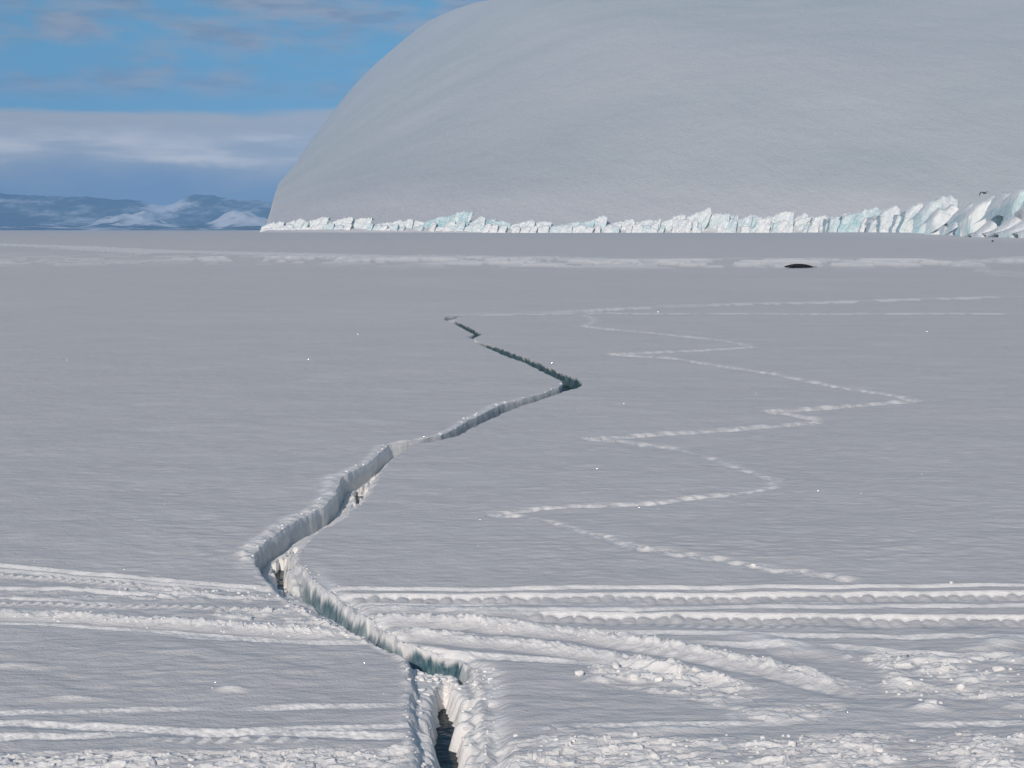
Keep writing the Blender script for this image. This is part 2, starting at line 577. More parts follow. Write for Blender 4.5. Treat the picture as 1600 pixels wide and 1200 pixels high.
def patchy(pts, h=0.05, seed=0, fr=0.85, w=0.15, feather=10, sx=1.0, thr=-0.2):
    """tumbled snow inside a photo polygon"""
    p = np.array(pts, float)
    s = rsl(p[:, 1].min() - 2 * feather, p[:, 1].max() + 2 * feather)
    cs = csl(p[:, 0].min() - 5 * feather, p[:, 0].max() + 5 * feather)
    px, py = PXG[s, cs], np.repeat(YP[s][:, None], PXG[s, cs].shape[1], 1)
    px = px + 16 * perlin(px / 45, py / 14, 201 + seed); py = py + 4 * perlin(px / 30, py / 9, 205 + seed)
    inside = np.zeros(px.shape, bool); dist = np.full(px.shape, 1e9)
    n = len(p)
    for i in range(n):
        (x0, y0), (x1, y1) = p[i], p[(i + 1) % n]
        cond = ((y0 > py) != (y1 > py)) & (px < (x1 - x0) * (py - y0) / (y1 - y0 + 1e-9) + x0)
        inside ^= cond
        ex, ey = x1 - x0, (y1 - y0) * 3
        tt = np.clip(((px - x0) * ex + (py - y0) * 3 * ey) / (ex * ex + ey * ey + 1e-9), 0, 1)
        dist = np.minimum(dist, np.hypot(px - x0 - tt * ex, (py - y0) * 3 - tt * ey))
    m = sstep(-feather, 2 * feather, np.where(inside, dist, -dist))
    x, y = X[s, cs], Y[s, cs]
    L = lumps(x * sx * .55, y, s, 220 + seed, w * .85)
    g = sstep(thr - .35, thr + .35, perlin(x / 0.45, y / 0.3, 240 + seed) + 0.3 * perlin(x / .15, y / .12, 241 + seed))
    Z[s, cs] += h * m * (0.25 + 0.75 * g) * (L - 0.25)
    FR[s, cs] = np.maximum(FR[s, cs], fr * m * (0.2 + 0.8 * g) * np.clip(0.3 + 0.9 * L, 0, 1))


def mound(px, py, rx, ry, h, fr=0.5):
    cx, cy = gx(px, py)
    rx_m = rx / F * cy; ry_m = ry * cy * cy / (F * HC)
    s = rsl(py - 5 * ry - 8, py + 5 * ry + 8); cs = csl(px - 4 * rx, px + 4 * rx)
    g = np.exp(-((X[s, cs] - cx) / rx_m) ** 2 - ((Y[s, cs] - cy) / ry_m) ** 2)
    Z[s, cs] += h * g
    FR[s, cs] = np.maximum(FR[s, cs], fr * np.clip(g * 1.6 - .2, 0, 1))


def print_at(px, py, rx, ry, h, fr=0.6):
    """a foot print: hollow with a thrown-up far rim"""
    cx, cy = gx(px, py)
    s = rsl(py - 10, py + 10); cs = csl(px - 40, px + 40)
    x, y = X[s, cs], Y[s, cs]
    r = ((x - cx) / rx) ** 2 + ((y - cy) / ry) ** 2
    r2 = ((x - cx) / (rx * 1.3)) ** 2 + ((y - cy - ry * 1.15) / (ry * .8)) ** 2
    Z[s, cs] += -h * np.exp(-r * 1.2) + 0.55 * h * np.exp(-r2)
    FR[s, cs] = np.maximum(FR[s, cs], fr * np.exp(-r2 * 0.6))


# --- tracked-vehicle ruts right of the crack
track([(505, 916), (620, 916), (760, 917), (870, 916), (900, 914), (1100, 915), (1300, 914), (1480, 912), (2150, 911)],
      ledge(0.024, 0.05, 0.05, 0.010, seed=1, vary=0.35))
track([(520, 926), (700, 926), (900, 925), (1200, 924), (1400, 923), (2150, 922)],
      ledge(0.046, 0.036, 0.16, 0.004, scal=0.15, lam=0.104, seed=2, vary=0.35))
track([(560, 943), (700, 941), (800, 939), (1100, 937), (1400, 936), (2150, 936)], ledge(0.022, 0.045, 0.05, 0.008, seed=3))
track([(700, 951), (900, 948), (1200, 944), (1500, 945), (2150, 946)], ledge(0.018, 0.05, 0.05, 0.006, seed=4))
track([(820, 953), (950, 954), (1200, 956), (1400, 959), (1600, 961), (2150, 962)],
      ledge(0.046, 0.036, 0.22, 0.004, scal=0.15, lam=0.106, seed=5, vary=0.3))
track([(560, 950), (700, 951), (830, 953)], ridge(0.025, 0.07, 0.8, seed=1))
track([(700, 968), (900, 972), (1100, 976), (1260, 978)], lugs(0.10, 0.10, 0.012, 0.7, seed=1))
track([(900, 983), (1100, 984), (1200, 986), (1400, 990), (1600, 994), (2150, 996)], ledge(0.014, 0.05, 0.08, 0.006, seed=6))
track([(540, 962), (620, 966), (700, 969), (800, 976), (900, 987), (1000, 1000), (1100, 1017), (1200, 1037), (1330, 1068)],
      ridge(0.062, 0.085, 0.75, seed=2, lw=0.05))
track([(600, 985), (700, 995), (800, 1003), (900, 1015), (960, 1027), (1060, 1044), (1180, 1074)], ridge(0.042, 0.075, 0.8, seed=3, lw=0.05))
track([(640, 1008), (700, 1016), (760, 1021), (830, 1027), (920, 1031)], ledge(0.018, 0.05, 0.10, 0.010, seed=7))
track([(960, 1006), (1060, 1022), (1160, 1045), (1330, 1084)], lugs(0.10, 0.14, 0.008, 0.9, seed=2))
track([(1150, 990), (1190, 996), (1230, 1004), (1290, 1012)], ridge(0.040, 0.12, 0.15, seed=4))
track([(1280, 1003), (1330, 1006), (1440, 1017), (1540, 1023)], ledge(0.025, 0.07, 0.12, 0.012, seed=8))
track([(1100, 1000), (1200, 1003), (1250, 1006)], ledge(0.014, 0.06, 0.1, 0.006, seed=9))
track([(1530, 1010), (1560, 1004), (1592, 999)], ridge(0.034, 0.08, 0.25, seed=5))
patchy([(905, 1047), (935, 1034), (1020, 1031), (1110, 1046), (1200, 1074), (1110, 1084), (1000, 1070), (910, 1063)], 0.046, 1, w=0.16, thr=-.4)
patchy([(960, 1068), (1080, 1076), (1150, 1092), (1130, 1108), (1040, 1092)], 0.035, 2, w=0.13)
patchy([(1380, 1030), (1440, 1024), (1600, 1012), (2100, 1000), (2100, 1112), (1560, 1104), (1440, 1092), (1370, 1072)], 0.034, 3, w=0.14, feather=16, thr=-.05)
patchy([(1290, 1010), (1450, 1018), (1500, 1035), (1380, 1050)], 0.045, 4, w=0.15, thr=-.2)
patchy([(1120, 1085), (1300, 1082), (1340, 1110), (1260, 1130), (1130, 1125)], 0.030, 5, w=0.15, thr=0)
mound(1450, 1106, 26, 4, 0.035, 0.9)
mound(1410, 1066, 20, 4, 0.035, 0.9)
track([(920, 1134), (1000, 1132), (1100, 1130), (1200, 1128)], ledge(0.012, 0.04, 0.1, 0.008, seed=10))
track([(960, 1142), (1060, 1138), (1140, 1133)], ridge(0.02, 0.05, 0.4, seed=6))
track([(1420, 1129), (1500, 1126), (1600, 1124)], ledge(0.010, 0.04, 0.1, 0.008, seed=11))
patchy([(770, 1160), (900, 1146), (1100, 1150), (1400, 1142), (2100, 1130), (2100, 1290), (780, 1290)], 0.036, 6, w=0.12, feather=16, thr=-.2)
patchy([(830, 1136), (900, 1132), (930, 1140), (850, 1146)], 0.03, 7, w=0.12)
# --- ruts left of the crack
track([(-500, 872), (0, 881), (90, 890), (200, 899), (300, 908), (400, 914), (436, 920)], ledge(0.022, 0.06, 0.04, 0.012, seed=12, vary=.3))
track([(-500, 880), (0, 889), (100, 897), (200, 906), (300, 913), (400, 919)], ledge(0.015, 0.05, 0.08, 0.004, seed=13))
track([(-500, 890), (0, 900), (100, 906), (225, 916)], lugs(0.080, 0.12, 0.032, 0.9, seed=3))
track([(-500, 915), (0, 917), (100, 918), (200, 924), (300, 928), (436, 934)], ledge(0.020, 0.05, 0.06, 0.008, seed=14))
patchy([(0, 920), (100, 922), (180, 912), (300, 916), (430, 928), (380, 942), (200, 936), (0, 934)], 0.035, 8, w=0.10, feather=5, thr=-.1)
track([(-500, 925), (0, 931), (100, 937), (200, 946)], ledge(0.014, 0.035, 0.05, 0.005, seed=15))
track([(-500, 938), (0, 944), (150, 948), (300, 951), (470, 958)], lugs(0.082, 0.10, 0.024, 0.8, seed=4))
track([(-500, 950), (0, 957), (100, 962), (200, 969), (300, 976), (400, 984), (540, 994)], ridge(0.050, 0.085, 0.75, seed=7, lw=0.055))
track([(-500, 960), (0, 969), (100, 974), (200, 981), (300, 989), (400, 997), (560, 1004)], ledge(0.022, 0.05, 0.06, 0.012, seed=16))
track([(250, 989), (330, 996), (430, 1001), (560, 1006)], ledge(0.012, 0.05, 0.1, 0.008, seed=17))
patchy([(330, 950), (440, 952), (540, 975), (560, 992), (470, 985), (350, 972)], 0.030, 9, w=0.10, feather=5)
mound(362, 1079, 24, 3.2, 0.028, 0.45)
mound(115, 1091, 42, 3.0, 0.018, 0.3)
mound(300, 1020, 50, 4, 0.012, 0.2)
mound(20, 1040, 40, 4, 0.018, 0.3)
track([(400, 1104), (500, 1102), (632, 1101)], ledge(0.010, 0.04, 0.1, 0.006, seed=18))
track([(-100, 1112), (100, 1110), (200, 1107), (300, 1104)], ledge(0.006, 0.04, 0.1, 0.004, seed=19))
track([(-500, 1122), (0, 1126), (150, 1131), (270, 1137), (400, 1140), (640, 1146)], ledge(0.016, 0.045, 0.1, 0.008, seed=20))
track([(300, 1141), (450, 1136), (640, 1132)], ledge(0.010, 0.04, 0.06, 0.006, seed=21))
track([(-500, 1149), (0, 1147), (100, 1146), (210, 1143)], ledge(0.016, 0.04, 0.1, 0.006, seed=22))
track([(250, 1154), (330, 1155), (480, 1156)], lugs(0.095, 0.09, 0.018, 0.5, seed=5))
patchy([(-460, 1176), (0, 1172), (250, 1170), (400, 1166), (640, 1164), (648, 1290), (-460, 1290)], 0.034, 10, w=0.10, feather=14, thr=-.3)

# --- zig-zag footprint trail
trail = [(1330, 908), (1240, 893), (1180, 885), (1100, 873), (1000, 857), (930, 837), (860, 815), (800, 806), (768, 803), (850, 793), (1000, 787), (1080, 778),
         (1150, 771), (1203, 763), (1210, 750), (1170, 738), (1110, 715), (1040, 697), (960, 687), (917, 684), (1000, 679), (1130, 671), (1220, 664), (1275, 660),
         (1276, 653), (1235, 648), (1197, 643), (1250, 640), (1340, 633), (1428, 627), (1400, 618), (1330, 607), (1230, 590), (1200, 583), (1100, 569), (1050, 560),
         (955, 553), (1010, 551), (1090, 548), (1172, 543), (1160, 538), (1110, 530), (1020, 520), (912, 510), (930, 500), (910, 492)]
rt = random.Random(8)
for (x0, y0), (x1, y1) in zip(trail[:-1], trail[1:]):
    L = abs(x1 - x0) + 3 * abs(y1 - y0)
    ym = (y0 + y1) / 2
    sp = 0.16 * F * (ym - HZ) / (HC * F)        # spacing in photo px
    flat = abs(x1 - x0) > 8 * abs(y1 - y0)
    n = max(1, int(L / (sp * (1.0 if flat else 1.3))))
    for k in range(n):
        t = (k + rt.uniform(.1, .9)) / n
        if flat and rt.random() < .25: continue
        sz = rt.uniform(.6, 1.25)
        off = rt.choice((-1, 1)) * (0.0 if flat else 0.07) * (ym - HZ) ** 2 / (HC * F) * rt.uniform(.4, 1.2)
        print_at(x0 + (x1 - x0) * t, y0 + (y1 - y0) * t + off, 0.055 * sz, 0.05 * sz + 0.07 * (ym < 700), 0.018 * sz + 0.015 * (ym < 650), rt.uniform(.3, .9))
    xs, ys = gx([x0, x1], [y0, y1])
    sl_ = rsl(min(y0, y1) - 9, max(y0, y1) + 9); cc = csl(min(x0, x1) - 30, max(x0, x1) + 30)
    xx, yy = X[sl_, cc], Y[sl_, cc]
    ex, ey = xs[1] - xs[0], ys[1] - ys[0]
    tt = np.clip(((xx - xs[0]) * ex + (yy - ys[0]) * ey) / (ex * ex + ey * ey), 0, 1)
    wob_ = .05 * perlin(xx / .6, yy / .6, 31)
    dist_ = np.hypot(xx - xs[0] - tt * ex, yy - ys[0] - tt * ey) + wob_
    wd = .07 + .04 * (ym < 650) + .05 * (ym < 560)
    gg = np.exp(-np.abs(dist_ / wd) ** 2.5)
    nn = perlin(xx / .10, yy / (.10 + .1 * (ym < 640)), 32) + .6 * perlin(xx / .04, yy / .06, 33)
    Z[sl_, cc] += gg * (.010 * nn - .004) * (1 + (ym < 700))
    FR[sl_, cc] = np.maximum(FR[sl_, cc], gg * np.clip(.34 + .65 * nn, 0, .95))
    if flat and L > 40:
        track([(x0, y0), (x1, y1)] if x0 < x1 else [(x1, y1), (x0, y0)], ledge(0.014 + 0.012 * (ym < 700), 0.035 + 0.07 * (ym < 700), 0.1, 0.006, seed=int(ym) % 9 + 30, fr=.7), pad=30, end_fade=.1)
# --- far thin lines of prints
for pts, h in (([(720, 491), (900, 488), (1300, 489), (1650, 488)], 0.03), ([(862, 486), (960, 481), (1050, 477)], 0.06), ([(1085, 476), (1300, 470), (1560, 462)], 0.06),
               ([(-150, 376), (0, 380), (150, 384), (300, 392), (450, 395), (620, 399), (900, 401)], 0.07), ([(1430, 407), (1530, 403), (1650, 396)], 0.16),
               ([(1520, 421), (1560, 427), (1640, 433)], 0.12)):
    ym = np.mean([p[1] for p in pts])
    w = 1.3 * (HC * F) / (ym - HZ) ** 2
    track(pts, ledge(h, w, w * 1.5, h * .4, seed=int(ym) % 7 + 50, fr=.85, vary=.95), pad=14, end_fade=2.5, wob=w * .15)
patchy([(1516, 410), (1545, 414), (1570, 424), (1550, 431), (1524, 423)], 0.22, 11, w=1.4, feather=3, thr=-.2)
# --- far band of wind-broken snow near the seal
s = rsl(392, 427)
px, py = PXG[s], np.repeat(YP[s][:, None], nc, 1)
pyc = np.interp(px, [0, 300, 700, 1200, 1530, 1600, 2000], [406, 406, 409, 411, 411, 408, 404]) + 2 * perlin(px / 160, px * 0, 301)
hw = np.interp(px, [-300, 0, 300, 700, 1300, 1500, 1570, 1700], [8, 9, 7, 8, 8, 7, 2, 0.1])
m = np.exp(-np.abs((py - pyc) / (hw + .01)) ** 2.5)
x, y = X[s], Y[s]
n_ = perlin(x / 5.0, y / 4.6, 302) + .7 * perlin(x / 2.0, y / 3.2, 303) + .3 * perlin(x / 14, y / 14, 304)
dens = sstep(-0.45, 0.5, perlin(x / 30, y / 30, 305) + np.interp(px, [0, 500, 800, 1300, 1700], [-.30, 0.05, .35, .3, .1]))
g = sstep(0.20, 0.38, n_) * m * (0.30 + .70 * dens)
Z[s] += 0.32 * g
FR[s] = np.maximum(FR[s], np.clip(1.5 * g + .10 * m, 0, 1))
# --- snow apron under the right end of the ice cliff
s = rsl(363.5, 392)
px, py = PXG[s], np.repeat(YP[s][:, None], nc, 1)
low = np.interp(px, [1150, 1300, 1432, 1552, 1600, 1900], [366, 372, 377.5, 380.5, 381, 384])
ap = sstep(1120, 1420, px) * sstep(low, low - 6, py)
Z[s] += 0.75 * ap
FR[s] = np.maximum(FR[s], 0.30 * ap)

# --- the crack
PR = np.array([  # row, depth left, depth right, wall left, wall right, dip, dip centre, dip width, bare-ice left, bare-ice right
    (1300, .05, .07, .10, .18, .28, .46, .21, .2, .15), (1080, .05, .07, .10, .18, .28, .47, .20, .25, .15), (1068, .05, .07, .10, .18, .24, .49, .17, .3, .3), (1056, .05, .07, .10, .18, .20, .52, .09, .3, .3),
    (1046, .06, .07, .08, .16, .03, .52, .05, .4, .4), (1040, .07, .07, .07, .14, .0, .55, .2, .4, .5), (1034, .08, .10, .14, .14, .0, .70, .3, .3, .6), (1029, .06, .32, .14, .10, .03, .75, .3, .3, 1.0), (1012, .05, .34, .20, .10, .0, .7, .3, .1, 1.0), (1006, .03, .18, .3, .14, .0, .5, .3, 0, .9),
    (965, .02, .17, .35, .16, .0, .5, .3, 0, .85), (930, .04, .19, .12, .16, .02, .2, .2, .1, .95), (905, .06, .17, .12, .16, .03, .3, .3, .2, .9), (885, .13, .08, .10, .16, .0, .3, .3, .5, .3),
    (868, .19, .03, .07, .2, .0, .3, .3, .42, 0), (800, .20, .03, .06, .2, .0, .3, .3, .32, 0), (740, .21, .03, .09, .2, .0, .3, .3, .30, 0), (700, .20, .03, .10, .15, .0, .3, .3, .15, 0),
    (680, .24, .18, .12, .08, .0, .5, .3, .35, .3), (620, .25, .18, .12, .08, .0, .5, .3, .35, .4), (606, .20, .18, .2, .12, .0, .5, .3, .5, .5), (598, .4, .4, .1, .10, 0, .5, .3, 1, 1),
    (537, .4, .4, .1, .12, 0, .5, .3, 1, 1), (532, .03, .05, .3, .3, 0, .5, .3, .2, .2), (526, .05, .07, .3, .3, 0, .5, .3, .3, .3), (521, .4, .4, .12, .12, 0, .5, .3, 1, 1), (505, .4, .4, .12, .12, 0, .5, .3, 1, 1),
    (500, .12, .14, .2, .2, 0, .5, .3, .5, .4), (493, .10, .12, .2, .2, 0, .5, .3, .5, .4), (486, .02, .02, .3, .3, 0, .5, .3, 0, 0)])[::-1]
s = rsl(486.3, 1299)
yp = YP[s]
Lr, Rr, Dl = LR[s], RR[s], D[s]
P = [np.interp(yp, PR[:, 0], PR[:, k]) for k in range(10)]
cs = csl(330, 980)
pxg = PXG[s, cs]
u = (pxg - Lr[:, None]) / (Rr - Lr)[:, None]
col = lambda a: a[:, None]
x, y = X[s, cs], Y[s, cs]
wl_n = col(P[3]) * (1 + 0.5 * perlin(y / .2, y * 0, 405)); wr_n = col(P[4]) * (1 + 0.5 * perlin(y / .17, y * 0 + 3, 406) + .45 * perlin(y / .06, y * 0 + 3, 407))
left = sstep(0, 1, u / wl_n); right = sstep(0, 1, (1 - u) / wr_n)
uf = np.clip((u - col(P[3])) / (1 - col(P[3]) - col(P[4])), 0, 1)
floor = col(P[1]) * (1 - uf) + col(P[2]) * uf
cw = col(P[6]) + .09 * perlin(y / .35, y * 0, 415) + .06 * perlin(y / .11, y * 0, 416) + .05 * perlin(y / .06, y * 0, 418)
ww = col(P[7]) * (1 + .45 * perlin(y / .22, y * 0, 417) + .3 * perlin(y / .08, y * 0, 419))
floor = floor + col(P[5]) * (.66 + .34 * sstep(-.45, .05, perlin(y / .30, y * 0 + 2, 414) + .4 * perlin(x / .08, y / .1, 424))) * np.exp(-np.abs((u - cw) / np.maximum(ww, .05)) ** 2.6)
LN = perlin(x / .24, y / .30, 411) * .6 + (1 - np.abs(perlin(x / .12, y / .16, 412)) * 1.8) * .35 * lod(.14, s) + perlin(x / .05, y / .06, 413) * .16 * lod(.06, s)
big = sstep(480, 900, yp)[:, None]
nearE = sstep(1030, 1075, yp)[:, None]
floor = floor - ((0.040 + .035 * nearE) * LN + 0.004) * sstep(0.04, 0.12, floor) * (0.35 + .65 * big)
for hx, hy, rx, ry, hd in ((561, 784, 12, 14, .6), (574, 768, 14, 5, .45), (556, 803, 7, 7, .45), (438, 900, 13, 10, .6), (436, 916, 13, 13, .6), (444, 932, 12, 9, .6), (456, 887, 10, 5, .5), (612, 1033, 1, 1, 0),
                           (722, 1072, 9, 12, .30), (668, 1075, 9, 4, .20)):
    hy = HZ + (hy - HZ) * (.956 if hx > 700 else .9286)
    wx = 9 * perlin(pxg / 9, col(yp) / 7 + pxg * 0, 421); wy = 7 * perlin(pxg / 7 + 9, col(yp) / 6 + pxg * 0, 422)
    r = ((pxg + wx - hx) / rx) ** 2 + ((col(yp) + wy - hy) / ry) ** 2
    floor = np.maximum(floor, hd * 0.75 * np.exp(-r ** 1.1) * (0.85 + .5 * perlin(x / .06, y / .08, 423)))
floor = np.maximum(floor, 0)
inside = (u > -1e-4) & (u < 1.0001)
dep = np.where(inside, floor * left * right, 0)
# lips: lumpy snow along the rims
lam = perlin(x / .2, y / .16, 431) * .35 + (1 - np.abs(perlin(x / .16, y / .085, 432)) * 1.9) * .65 * lod(.06, s) + .3 * perlin(x / .06, y / .04, 433) * lod(.04, s)
lamE = .5 * plates(x / .13, y / .15, 441) + .35 * plates(x / .06, y / .07, 445) + .5 * perlin(x / .3, y / .3, 449)
lam = lam * (1 - sstep(1040, 1070, yp)[:, None]) + lamE * sstep(1040, 1070, yp)[:, None]
upper = (sstep(600, 640, yp) * (1 - sstep(860, 905, yp)))[:, None]
lowr = sstep(870, 920, yp)[:, None]
wid = col(np.interp(yp, [560, 700, 870, 930, 1040, 1300], [.5, .55, .42, .25, .3, .22]))
lipL = np.exp(-((u + wid * .45) / (wid * .5)) ** 2) * (u < 0.02) * upper + 0.35 * lowr * np.exp(-((u + .05) / .07) ** 2) * (u < .02)
lipR = np.exp(-((u - 1 - wid * .4) / (wid * .5)) ** 2) * sstep(.86, 1.0, u) * lowr
lip = lipL + lipR
lam2 = perlin(x / .5, y / .6, 436)
Z[s, cs] += lipL * (0.014 + 0.050 * np.clip(lam, -.2, 1)) + lipR * (-0.022 + .03 * lam2 + 0.018 * np.clip(lam, -.3, 1))
FR[s, cs] = np.maximum(FR[s, cs], np.clip(lip * (.65 + .7 * lam), 0, 1) * .95)
# the right rim of the nearest reach is rounded and slumps inwards
slump = np.exp(-np.abs((u - 1.0) / .22) ** 2) * sstep(1040, 1075, yp)[:, None] * (1 - 0 * u)
Z[s, cs] -= 0.03 * slump * sstep(.75, 1.0, u)
Z[s, cs] -= dep
lower = sstep(885, 900, yp)[:, None] * (1 - sstep(1004, 1012, yp)[:, None])
wallm = 4 * right * (1 - right) * (u > .5) * inside + 4 * left * (1 - left) * (u < .5) * inside
wn_ = .020 * perlin(x / .07, y / .05, 437) + .012 * perlin(x / .03, y / .025, 438)
Z[s, cs] += wn_ * wallm * big
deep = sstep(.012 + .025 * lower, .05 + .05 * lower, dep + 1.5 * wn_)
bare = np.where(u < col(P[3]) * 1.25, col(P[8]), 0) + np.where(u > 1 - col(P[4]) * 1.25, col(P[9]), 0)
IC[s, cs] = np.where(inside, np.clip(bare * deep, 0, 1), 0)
FR[s, cs] = np.where(inside & (dep > .02), 0.7, FR[s, cs])

# assemble: fan grid, plus flat ice to the sides and behind
verts = np.stack([X, Y, Z], 2).reshape(-1, 3)
faces = grid_faces(nr, nc)
a0 = len(verts)
xl, xr, ys = float(X[0, 0]), float(X[0, -1]), float(D[0])
xl2, xr2, yfar = float(X[-1, 0]), float(X[-1, -1]), float(D[-1])
extra = np.array([(xl, ys - .001, 0), (xr, ys - .001, 0), (-60000, ys, 0), (60000, ys, 0), (-60000, -3000, 0), (60000, -3000, 0), (xl2, yfar, 0), (xr2, yfar, 0), (-60000, yfar, 0), (60000, yfar, 0)], np.float32)
verts = np.concatenate([verts, extra])
ef = np.array([(a0 + 4, a0 + 5, a0 + 1, a0 + 0), (a0 + 2, a0 + 4, a0 + 0, 0), (a0 + 5, a0 + 3, nc - 1, a0 + 1)], np.int32)
ef2 = np.array([(a0 + 2, 0, a0 + 6, a0 + 8), (nc - 1, a0 + 3, a0 + 9, a0 + 7)], np.int32)
faces = np.concatenate([faces, ef, ef2])
pad = np.zeros(len(extra), np.float32)
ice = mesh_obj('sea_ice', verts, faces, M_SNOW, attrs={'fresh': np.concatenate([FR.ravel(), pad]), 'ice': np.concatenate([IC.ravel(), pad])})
tag(ice, 'flat snow covered sea ice with a zigzag crack and vehicle ruts', 'sea ice', kind='structure')


def ground_z(px, py):
    r = int(np.argmin(np.abs(YP - py))); c_ = int(np.argmin(np.abs(PXG[r] - px)))
    return float(X[r, c_]), float(Y[r, c_]), float(Z[r, c_])


water = mesh_obj('sea_water', [(-60, 3, -.205), (60, 3, -.205), (60, 110, -.205), (-60, 110, -.205)], [(0, 1, 2, 3)], M_WATER, smooth=False)
tag(water, 'dark sea water at the bottom of the crack', 'water', kind='structure')

# ---------------------------------------------------------------- snow dome behind the cliff
DK = np.array([0, 8, 20, 40, 70, 110, 160, 220, 300, 400, 550, 800, 4000])
AK = np.array([0.0, 0.213, 0.237, 0.277, 0.337, 0.415, 0.501, 0.604, 0.725, 0.835, 1.0, 1.0, 1.0])
dd = np.geomspace(1, 4001, 1500) - 1
aa = np.interp(dd, DK, AK)
ker = np.hanning(121); ker /= ker.sum()
ap_ = np.concatenate([aa[:1].repeat(60), aa, aa[-1:].repeat(60)])
aa = np.convolve(ap_, ker, 'valid')
aa = aa * sstep(0, 6, dd)


def dome_z(x, y):
    q = y + .25 * x - 1500 + 6 * perlin(x / 90, y / 300, 501)
    base = np.where(q < 0, 10.8 * sstep(-22, 1, q) - 1.3, 9.5 + 1030 * (1 - np.exp(-np.maximum(q, 0) / 3200)))
    d = x - (-238 - .135 * (y - 1560))
    d = d + np.minimum(np.abs(d) * .03, 4) * perlin(y / 160, y * 0, 503)
    A = np.interp(d, dd, aa)
    und = 1.6 * perlin(x / 130, y / 210, 505) + .9 * perlin(x / 46, y / 90, 506)
    return A * base + und * A * sstep(0, 150, q) - 1.0 * (d < 1)


dq = np.concatenate([np.linspace(-24, 24, 40), np.geomspace(26, 4200, 210)])
dc = np.concatenate([np.arange(330, 760, 2.0), np.arange(760, 2300, 7.0)])
tx = ((dc - 800) / F)[None, :]
dist0 = 1500 / (1 + .25 * tx)
DY = dist0 + dq[:, None]
DX = tx * DY
DZ = dome_z(DX, DY)
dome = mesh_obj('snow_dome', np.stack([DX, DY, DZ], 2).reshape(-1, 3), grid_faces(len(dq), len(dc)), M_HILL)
tag(dome, 'huge smooth grey snow dome rising behind the ice cliff', 'hill', kind='structure')

# ---------------------------------------------------------------- ice cliff: a backing tongue of the glacier, and its blocks
PD = [(400, 1570), (800, 1488), (1270, 1425), (1400, 1180), (1470, 860), (1520, 560), (1560, 425), (1600, 392), (1900, 330), (2200, 300)]
pdx, pdy = zip(*PD)


def cliff_D(px):
    return float(np.interp(px, pdx, pdy))


TOP = [(412, 352), (424, 347), (500, 346), (600, 347), (660, 346), (720, 338), (760, 345), (860, 350), (960, 345), (1060, 338), (1120, 335), (1200, 338), (1290, 338), (1360, 330), (1440, 321),
       (1480, 312), (1520, 322), (1560, 312), (1600, 296), (1700, 288), (2200, 280)]
tpx, tpy = zip(*TOP)
tcol = np.arange(1300, 2200, 5.0)
tD = np.array([cliff_D(c) for c in tcol])
ttop = (HZ - np.interp(tcol, tpx, tpy)) * tD / F + HC - 4.5
trow = np.concatenate([[-.3, 0.0, .5], np.geomspace(2, 100, 10) / 100 * 1.0 * 100])
back = 1500.0
V = []
for c_, d_, z_ in zip(tcol, tD, ttop):
    tt = (c_ - 800) / F
    ys_ = [d_ + 13, d_ + 14.5, d_ + 17] + [d_ + 17 + (max(back - d_ - 17, 30)) * k / 12 for k in range(1, 13)]
    zs_ = [-1.0, z_ * .75, z_] + [z_ * (1 - k / 12) + 9.5 * (k / 12) for k in range(1, 13)]
    V.append([(tt * a, a, b) for a, b in zip(ys_, zs_)])
V = np.array(V)                       # cols x rows x 3
V[:, 3:, 2] += .5 * perlin(V[:, 3:, 0] / 20, V[:, 3:, 1] / 30, 520)
V = V.transpose(1, 0, 2)
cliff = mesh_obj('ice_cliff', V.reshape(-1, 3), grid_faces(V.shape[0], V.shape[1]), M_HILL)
tag(cliff, 'long broken ice cliff along the foot of the snow dome', 'ice cliff', kind='structure')


